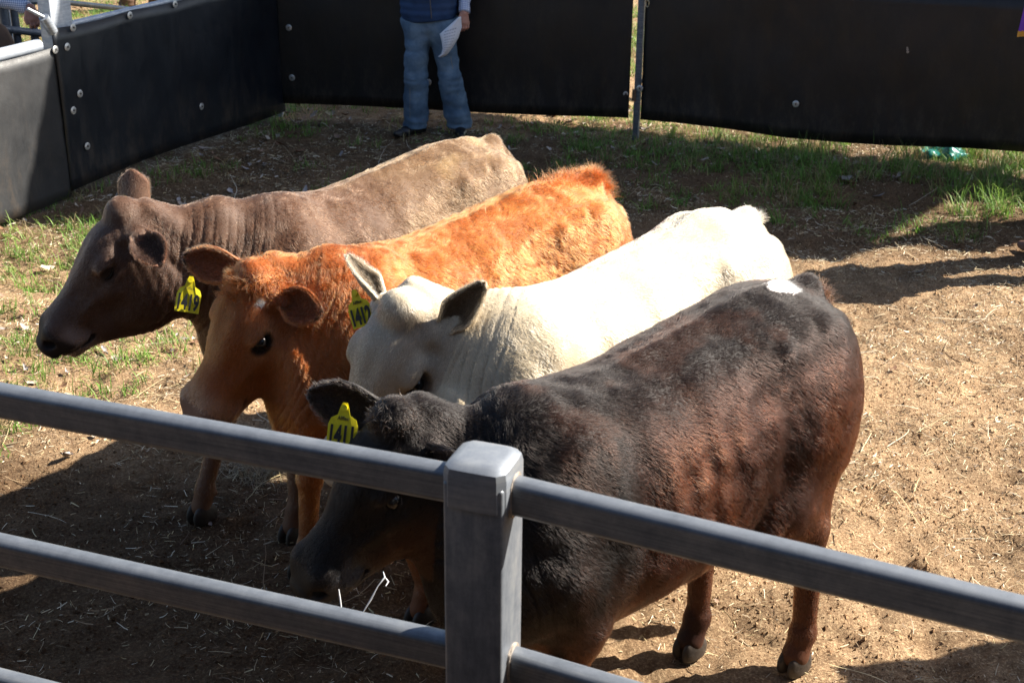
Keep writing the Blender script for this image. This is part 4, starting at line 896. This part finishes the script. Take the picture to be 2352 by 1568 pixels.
#dup(man, 'x', (3.12, 4.18, 0), -1.4, dict(jeans=plain('tan_trousers', (.25, .18, .10), rough=.8)))
dup(man, 'person in brown trousers far off behind the left panel', (-4.45, 16.4, 0), .4, dict(jeans=plain('brown_trousers', (.11, .06, .035), rough=.85), boot=plain('tan_boot', (.10, .055, .035), rough=.6), vest=plain('olive_coat', (.05, .05, .03), rough=.8)))
# the hand at the gate bolt
hw = aty(50, 4, 9.05); hp = Vector((-3.98, 9.25, 0)); wq = hw-hp
person('person at far left reaching a bare hand down to the gate bolt', hp, .1, ((.20, .0, 1.38), (.42, -.05, 1.30), (wq.x, wq.y, wq.z-.05)), group='people standing round the pen')

# papers in his hand
M_paper = plain('paper', (.78, .79, .84), rough=.7); M_print = plain('grey_print', (.30, .32, .38), rough=.8)
pap = thing('papers', 'white folded printed papers held in the man\'s lowered hand', 'papers', (ML[0]+.2, ML[1]-.1, .8))
PO = Vector((ML[0]+.2, ML[1]-.1, .8))
zz = lambda x, y: ((900+x/4.6125)*.9408, y/4.6125*.9408)
Lp = [(1010, 195), (800, 385), (822, 470), (832, 550), (818, 610), (780, 640)]; Rp = [(1040, 190), (1050, 310), (1010, 430), (945, 540), (880, 625), (806, 652)]
def pp(i, u, off=0):
    def at(T, i): k = min(int(i), 4); f = i-k; return (T[k][0]*(1-f)+T[k+1][0]*f, T[k][1]*(1-f)+T[k+1][1]*f)
    a, b_ = at(Lp, i), at(Rp, i); x, y = zz(a[0]*(1-u)+b_[0]*u, a[1]*(1-u)+b_[1]*u)
    return aty(x, y, ML[1]-.20-.03*math.sin(u*math.pi)-.03*math.sin(i/5*math.pi)+.035*(u-.5)+off)-PO
nu, ni = 9, 21
for k in range(3):
    V = [pp(i*5/(ni-1), u/(nu-1), off=k*.004) for i in range(ni) for u in range(nu)]
    F_ = [(i*nu+u, i*nu+u+1, (i+1)*nu+u+1, (i+1)*nu+u) for i in range(ni-1) for u in range(nu-1)]
    o = link('sheet', mesh('sheet', V, F_), M_paper, pap); md = o.modifiers.new('t', 'SOLIDIFY'); md.thickness = .0006
mb = MB()
for r_ in range(9):
    i0 = .9+r_*.33
    for s_ in range(5):
        a, b_ = .18+s_*.12, .18+s_*.12+.08; mb.add([pp(i0, a, -.003), pp(i0, b_, -.003), pp(i0+.07, b_, -.003), pp(i0+.07, a, -.003)], [(0, 1, 2, 3)])
mb.build('print', M_print, pap, False)

# purple sash at the right edge
sa = thing('sash', 'purple ribbon sash with gold fringe hanging at the top right edge', 'sash', (2.93, 7.8, 1.3))
P_ = aty(2337, 84, 7.8); V = []
for s_ in (0, 1):
    for i in range(13):
        z = P_.z+.026+i*.05
        for j in range(6): V.append((P_.x+j*.03+.006*i-2.93, .02*math.sin(j*1.2+i*.2)+s_*.003, z-1.3))
F_ = [(s_*78+i*6+j, s_*78+i*6+j+1, s_*78+(i+1)*6+j+1, s_*78+(i+1)*6+j) for s_ in (0, 1) for i in range(12) for j in range(5)]
link('ribbon', mesh('ribbon', V, F_), plain('purple_satin', (.10, .012, .42), rough=.4), sa)
mb = MB()
for j in range(46): x = P_.x-2.93+j*.0033; mb.tube([(x, .02*math.sin(j*.033*4), P_.z-1.3+.03), (x+.001*math.sin(j), .02*math.sin(j*.13)+.002, P_.z-1.3-.004)], .0019, 5)
mb.build('fringe', plain('gold_thread', (.55, .33, .06), rough=.5), sa)

# teal scrap under the gate
c = atz(2165, 352, .03); tV, tQ = surface(lambda P: ell((c.x, c.y, .03), (.19, .12, .045))(P)+fbm(P*A((1, 1, .4)), 12, 4, 3)*.03, (c.x-.3, c.y-.25, -.02), (c.x+.3, c.y+.25, .15), .009)
link('plastic_sheet', mesh('plastic_sheet', tV, tQ), plain('teal_plastic', (.005, .17, .15), rough=.35), None, None, 'crumpled teal plastic scrap lying under the back gate hem', 'scrap')

# ------------------------------------------------------------------ ground, grass, straw, leaves
def axis(lo, hi, d, far_lo, far_hi, g=1.25):
    a = list(np.arange(lo, hi+1e-6, d)); s = d; x = hi
    while x < far_hi: s *= g; x += s; a.append(min(x, far_hi))
    s = d; x = lo; b = []
    while x > far_lo: s *= g; x -= s; b.append(max(x, far_lo))
    return np.array(b[::-1]+a)
gx = axis(-2.7, 4.2, .022, -60, 60); gy = axis(3.3, 11.4, .022, -6, 70)
GXm, GYm = np.meshgrid(gx, gy, indexing='ij'); GP = np.stack([GXm.ravel(), GYm.ravel(), np.zeros(GXm.size)], 1)
def gz(P):
    P = np.stack([P[:, 0], P[:, 1], P[:, 0]*0], 1)
    z = fbm(P, .8, 41, 2)*.016+fbm(P, 4, 44, 2)*.013+np.abs(fbm(P, 13, 47, 3))*.018-np.clip(fbm(P, 6, 49, 2)-.25, 0, 1)*.055
    return z-.008
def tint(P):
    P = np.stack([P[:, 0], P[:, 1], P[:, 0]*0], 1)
    dark_zone = sstep(1.2, -.6, P[:, 0]+.3*fbm(P, .9, 60, 2))*sstep(5.6, 4.6, P[:, 1]+.4*fbm(P, 1.1, 61, 2))  # darker, browner ground colour at the near left and along the back
    dark_zone = np.maximum(dark_zone, sstep(7.4, 8.4, P[:, 1]+.5*fbm(P, .7, 62, 2))*.8*(P[:, 1] < 11.2))
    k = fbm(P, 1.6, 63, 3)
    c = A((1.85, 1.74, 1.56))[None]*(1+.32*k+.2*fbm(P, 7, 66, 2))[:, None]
    return c*(1-dark_zone)[:, None]+(A((.78, .68, .58))[None]*(1+.2*k)[:, None])*dark_zone[:, None]
GP[:, 2] = gz(GP); n1, n2 = len(gx), len(gy)
I = np.arange(n1*n2).reshape(n1, n2); GQ = np.stack([I[:-1, :-1], I[1:, :-1], I[1:, 1:], I[:-1, 1:]], -1).reshape(-1, 4)
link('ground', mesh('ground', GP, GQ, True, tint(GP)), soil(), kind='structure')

def pick(n, wf, lo, hi):
    out = []; k = 0
    while k < n:
        P = np.stack([rng.uniform(lo[0], hi[0], n*2), rng.uniform(lo[1], hi[1], n*2), np.zeros(n*2)], 1)
        P = P[rng.random(len(P)) < wf(P)]; out.append(P); k += len(P)
    P = np.concatenate(out)[:n]; P[:, 2] = gz(P); return P
def ribbons(name, base, heading, length, width, pitch, curve, col, mat, label, seg=3, taper=.15, thick=None, rollz=.0):
    """many bent tapering strips in one mesh: base (n,3), heading angle, pitch = elevation of the first segment"""
    n = len(base); V = np.zeros((n, seg+1, 2, 3)); pos = base.copy(); el_ = pitch.copy(); hd = heading.copy()
    sx = -np.sin(heading); sy = np.cos(heading)
    for i in range(seg+1):
        w = width*(1-(1-taper)*(i/seg)**1.5)*.5
        s = np.stack([sx*w, sy*w, w*rollz], 1) if np.ndim(rollz) else np.stack([sx*w, sy*w, 0*w], 1)
        V[:, i, 0] = pos-s; V[:, i, 1] = pos+s
        st = length/seg; pos = pos+np.stack([np.cos(hd)*np.cos(el_), np.sin(hd)*np.cos(el_), np.sin(el_)], 1)*st[:, None]; el_ = el_-curve/seg; hd = hd+rng.normal(0, .12, n)
    b = np.arange(n)*(seg+1)*2; Q = np.concatenate([np.stack([b+2*i, b+2*i+1, b+2*i+3, b+2*i+2], 1) for i in range(seg)])
    c = np.repeat(col, (seg+1)*2, 0); me = mesh(name, V.reshape(-1, 3), Q, True, np.clip(c, .002, .95))
    o = link(name, me, mat, None, 'stuff'); o['label'] = label; return o
M_grass = attr_mat('grass_blade', rough=.5, spec=.3, trans=.35); M_straw = attr_mat('straw', rough=.55, spec=.4); M_leaf = attr_mat('dry_leaf', rough=.7, spec=.25)
M_clod = attr_mat('clod', rough=.95, spec=.1)
nz_ = lambda P, s, sd: fbm(np.stack([P[:, 0], P[:, 1], P[:, 0]*0], 1), s, sd, 2)
def wg(P):
    x, y = P[:, 0], P[:, 1]; k = nz_(P, 1.6, 70)
    fy = 10.75-.31*(x-.95)                                        # back fence line
    strip = sstep(2.3, .9, fy-y)*sstep(-.8, .9, x)*(y < fy+.2)*1.35+sstep(1.2, .2, fy-y)*.35*(y < fy+.2)
    wall = sstep(1.1, .15, (x+2.95)-(y-8.95)*.45)*.5*(y > 7)
    left = sstep(-1.2, -1.9, x+.25*k)*sstep(4.9, 5.8, y)*sstep(9.5, 8.2, y)*.7
    mid = sstep(6.3, 7.0, y)*sstep(.3, -1.0, x)*.16
    out = (y > fy+.1)*.9+((x < -3.3)*(y > 8))*.35+sstep(3.0, 3.6, x)*sstep(8.0, 8.8, y)*.5
    return np.clip(np.maximum.reduce([strip, wall, left, mid, out])*sstep(-.35, .45, k+.25), 0, 1)
cl = pick(10500, wg, (-7, 5, 0), (6, 17, 0)); nb = 14; B_ = np.repeat(cl, nb, 0)+rng.normal(0, .035, (len(cl)*nb, 3)); B_[:, 2] = gz(B_)-.004; n = len(B_)
ch = np.repeat(rng.uniform(.5, 1.5, len(cl)), nb)*(1+.9*sstep(1.0, 2.5, B_[:, 0])*(B_[:, 1] > 8.5)); dry = np.repeat(rng.random(len(cl)) < .24, nb); cc = np.repeat(rng.random(len(cl)), nb)
gc = A((.11, .235, .035))[None]*(1-cc)[:, None]+A((.22, .34, .07))[None]*cc[:, None]; gc = gc*(1+.25*rng.normal(0, 1, (n, 1))); gc[dry] = A((.36, .28, .14))*(1+.2*rng.normal(0, 1, (dry.sum(), 1)))
ribbons('grass', B_, rng.uniform(0, 6.28, n), .075*ch*rng.uniform(.5, 1.5, n), np.full(n, .0055)*rng.uniform(.7, 1.4, n), rng.uniform(.7, 1.5, n), rng.uniform(.3, 1.8, n), gc, M_grass, 'tufts of short green grass along the fences and at the left', seg=4, taper=.1)
# straw
def ws(P):
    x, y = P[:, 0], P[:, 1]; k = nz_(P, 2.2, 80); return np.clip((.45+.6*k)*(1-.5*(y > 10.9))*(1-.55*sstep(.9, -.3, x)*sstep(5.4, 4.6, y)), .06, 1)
n = 165000; P = pick(n, ws, (-6, 3.3, 0), (4.6, 16, 0)); P[:, 2] += rng.uniform(.0, .016, n)
pal = A([(.52, .42, .26), (.42, .32, .19), (.30, .21, .12), (.70, .62, .46), (.20, .13, .08), (.58, .47, .26)]); sc_ = pal[rng.integers(0, 6, n)]*(1+.15*rng.normal(0, 1, (n, 1)))
ribbons('straw', P, rng.uniform(0, 6.28, n), np.exp(rng.normal(math.log(.022), .6, n)).clip(.008, .16), rng.uniform(.0012, .0034, n), rng.normal(.04, .16, n), rng.normal(0, .5, n), sc_, M_straw, 'scattered straw and hay bits trodden into the dirt', seg=3, taper=.6, rollz=rng.normal(0, .8, n))
# long stalks
n = 420; P = pick(n, ws, (-3.4, 3.4, 0), (4, 11, 0)); P[:, 2] += .012
ribbons('hay_stalks', P, rng.uniform(0, 6.28, n), rng.uniform(.12, .38, n), rng.uniform(.002, .0042, n), rng.normal(.06, .08, n), rng.normal(.1, .3, n), pal[rng.integers(0, 6, n)]*1.1, M_straw, 'long pale hay stalks lying loose on the ground', seg=6, taper=.5)
# soil crumbs
n = 100000; P = pick(n, lambda P: np.clip(.5+.6*nz_(P, 3, 90), .05, 1), (-2.6, 3.3, 0), (4.2, 10, 0)); r_ = np.exp(rng.normal(math.log(.0036), .45, n)).clip(.0015, .011)
O = A([(1, 0, 0), (0, 1, 0), (-1, 0, 0), (0, -1, 0), (0, 0, 1), (0, 0, -1)]); VV = P[:, None]+O[None]*r_[:, None, None]*(1+.35*rng.normal(0, 1, (n, 6, 1)))*A((1, 1, .75))
TF = A([(0, 1, 4), (1, 2, 4), (2, 3, 4), (3, 0, 4), (1, 0, 5), (2, 1, 5), (3, 2, 5), (0, 3, 5)]).astype(int); TQ = (np.arange(n)[:, None, None]*6+TF[None]).reshape(-1, 3)
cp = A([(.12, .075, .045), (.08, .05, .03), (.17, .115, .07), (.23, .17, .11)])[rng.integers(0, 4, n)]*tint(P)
o = link('soil_crumbs', mesh('soil_crumbs', VV.reshape(-1, 3), TQ, False, np.repeat(np.clip(cp, .01, .9), 6, 0)), M_clod, None, 'stuff'); o['label'] = 'loose crumbs of dry soil and dung over the pen floor'
# leaves
def wl(P):
    x, y = P[:, 0], P[:, 1]; k = nz_(P, 1.9, 95); fy = 10.75-.31*(x-.95)
    return np.clip((np.maximum.reduce([sstep(.9, .1, np.abs(fy-y)), sstep(-1.2, -1.8, x)*sstep(5, 5.7, y)*.8, (y > fy)*.8, sstep(2.9, 3.3, x)*sstep(8, 9, y)*.7])*sstep(-.4, .4, k)+.02), 0, 1)
n = 5200; P = pick(n, wl, (-7, 3.5, 0), (6, 17, 0)); L_ = np.exp(rng.normal(math.log(.02), .4, n)).clip(.008, .045); h_ = rng.uniform(0, 6.28, n); g = np.linspace(-1, 1, 5)
ol = []; cu_ = rng.uniform(.2, 1.0, n); tl_ = rng.normal(0, .35, (n, 2))
for a in g:
    for b_ in (-1, 0, 1):
        w_ = math.sqrt(max(.02, 1-a*a))*.55*b_*rng.uniform(.35, 1.3, n); x = a*L_; y = w_*L_; z = cu_*L_*(b_*b_*.35+a*a*.3)+x*tl_[:, 0]+y*tl_[:, 1]+.012+.2*L_*rng.normal(0, .25, n)
        ol.append(np.stack([P[:, 0]+x*np.cos(h_)-y*np.sin(h_), P[:, 1]+x*np.sin(h_)+y*np.cos(h_), P[:, 2]+z], 1))
VV = np.stack(ol, 1); q = A([(i*3+j, i*3+j+1, (i+1)*3+j+1, (i+1)*3+j) for i in range(4) for j in range(2)]).astype(int); QQ = (np.arange(n)[:, None, None]*15+q[None]).reshape(-1, 4)
lp = A([(.30, .19, .13), (.42, .34, .28), (.22, .12, .07), (.50, .42, .33), (.33, .29, .27)])[rng.integers(0, 5, n)]*(1+.15*rng.normal(0, 1, (n, 1)))
o = link('dry_leaves', mesh('dry_leaves', VV.reshape(-1, 3), QQ, True, np.repeat(np.clip(lp, .01, .9), 15, 0)), M_leaf, None, 'stuff'); o['label'] = 'dry curled leaves lying along the fences and in the grass'
# a wad of old hay between the legs
c = atz(600, 1085, 0); n = 1500; P = A((c.x, c.y, 0))+rng.normal(0, 1, (n, 3))*A((.09, .08, .0)); P[:, 2] = np.abs(rng.normal(0, .03, n))*np.exp(-((P[:, 0]-c.x)**2+(P[:, 1]-c.y)**2)/.02)
ribbons('hay_wad', P, rng.uniform(0, 6.28, n), rng.uniform(.03, .1, n), rng.uniform(.0015, .003, n), rng.normal(.1, .4, n), rng.normal(.3, 1, n), pal[rng.integers(0, 6, n)]*.8, M_straw, 'matted wad of brown hay between the forelegs', seg=4, taper=.5)
# drool strings under the black steer's mouth
DR = bpy.data.objects['steer']; iv = DR.matrix_world.inverted() if False else Matrix.Translation(DR.location).__matmul__(Matrix.Rotation(DR.rotation_euler.z, 4, 'Z')).inverted()
for pts in ([(778, 1352), (781, 1375), (786, 1410)], [(880, 1312), (884, 1325), (868, 1345), (852, 1375), (832, 1408)], [(884, 1325), (892, 1335), (886, 1345)]):
    w_ = [iv @ aty(x, y, 2.93-.01*i) for i, (x, y) in enumerate(pts)]; mb = MB(); mb.tube(w_, [.0013+.0012*(i % 2) for i in range(len(w_))], 8); mb.build('drool_string', M_drool, DR)
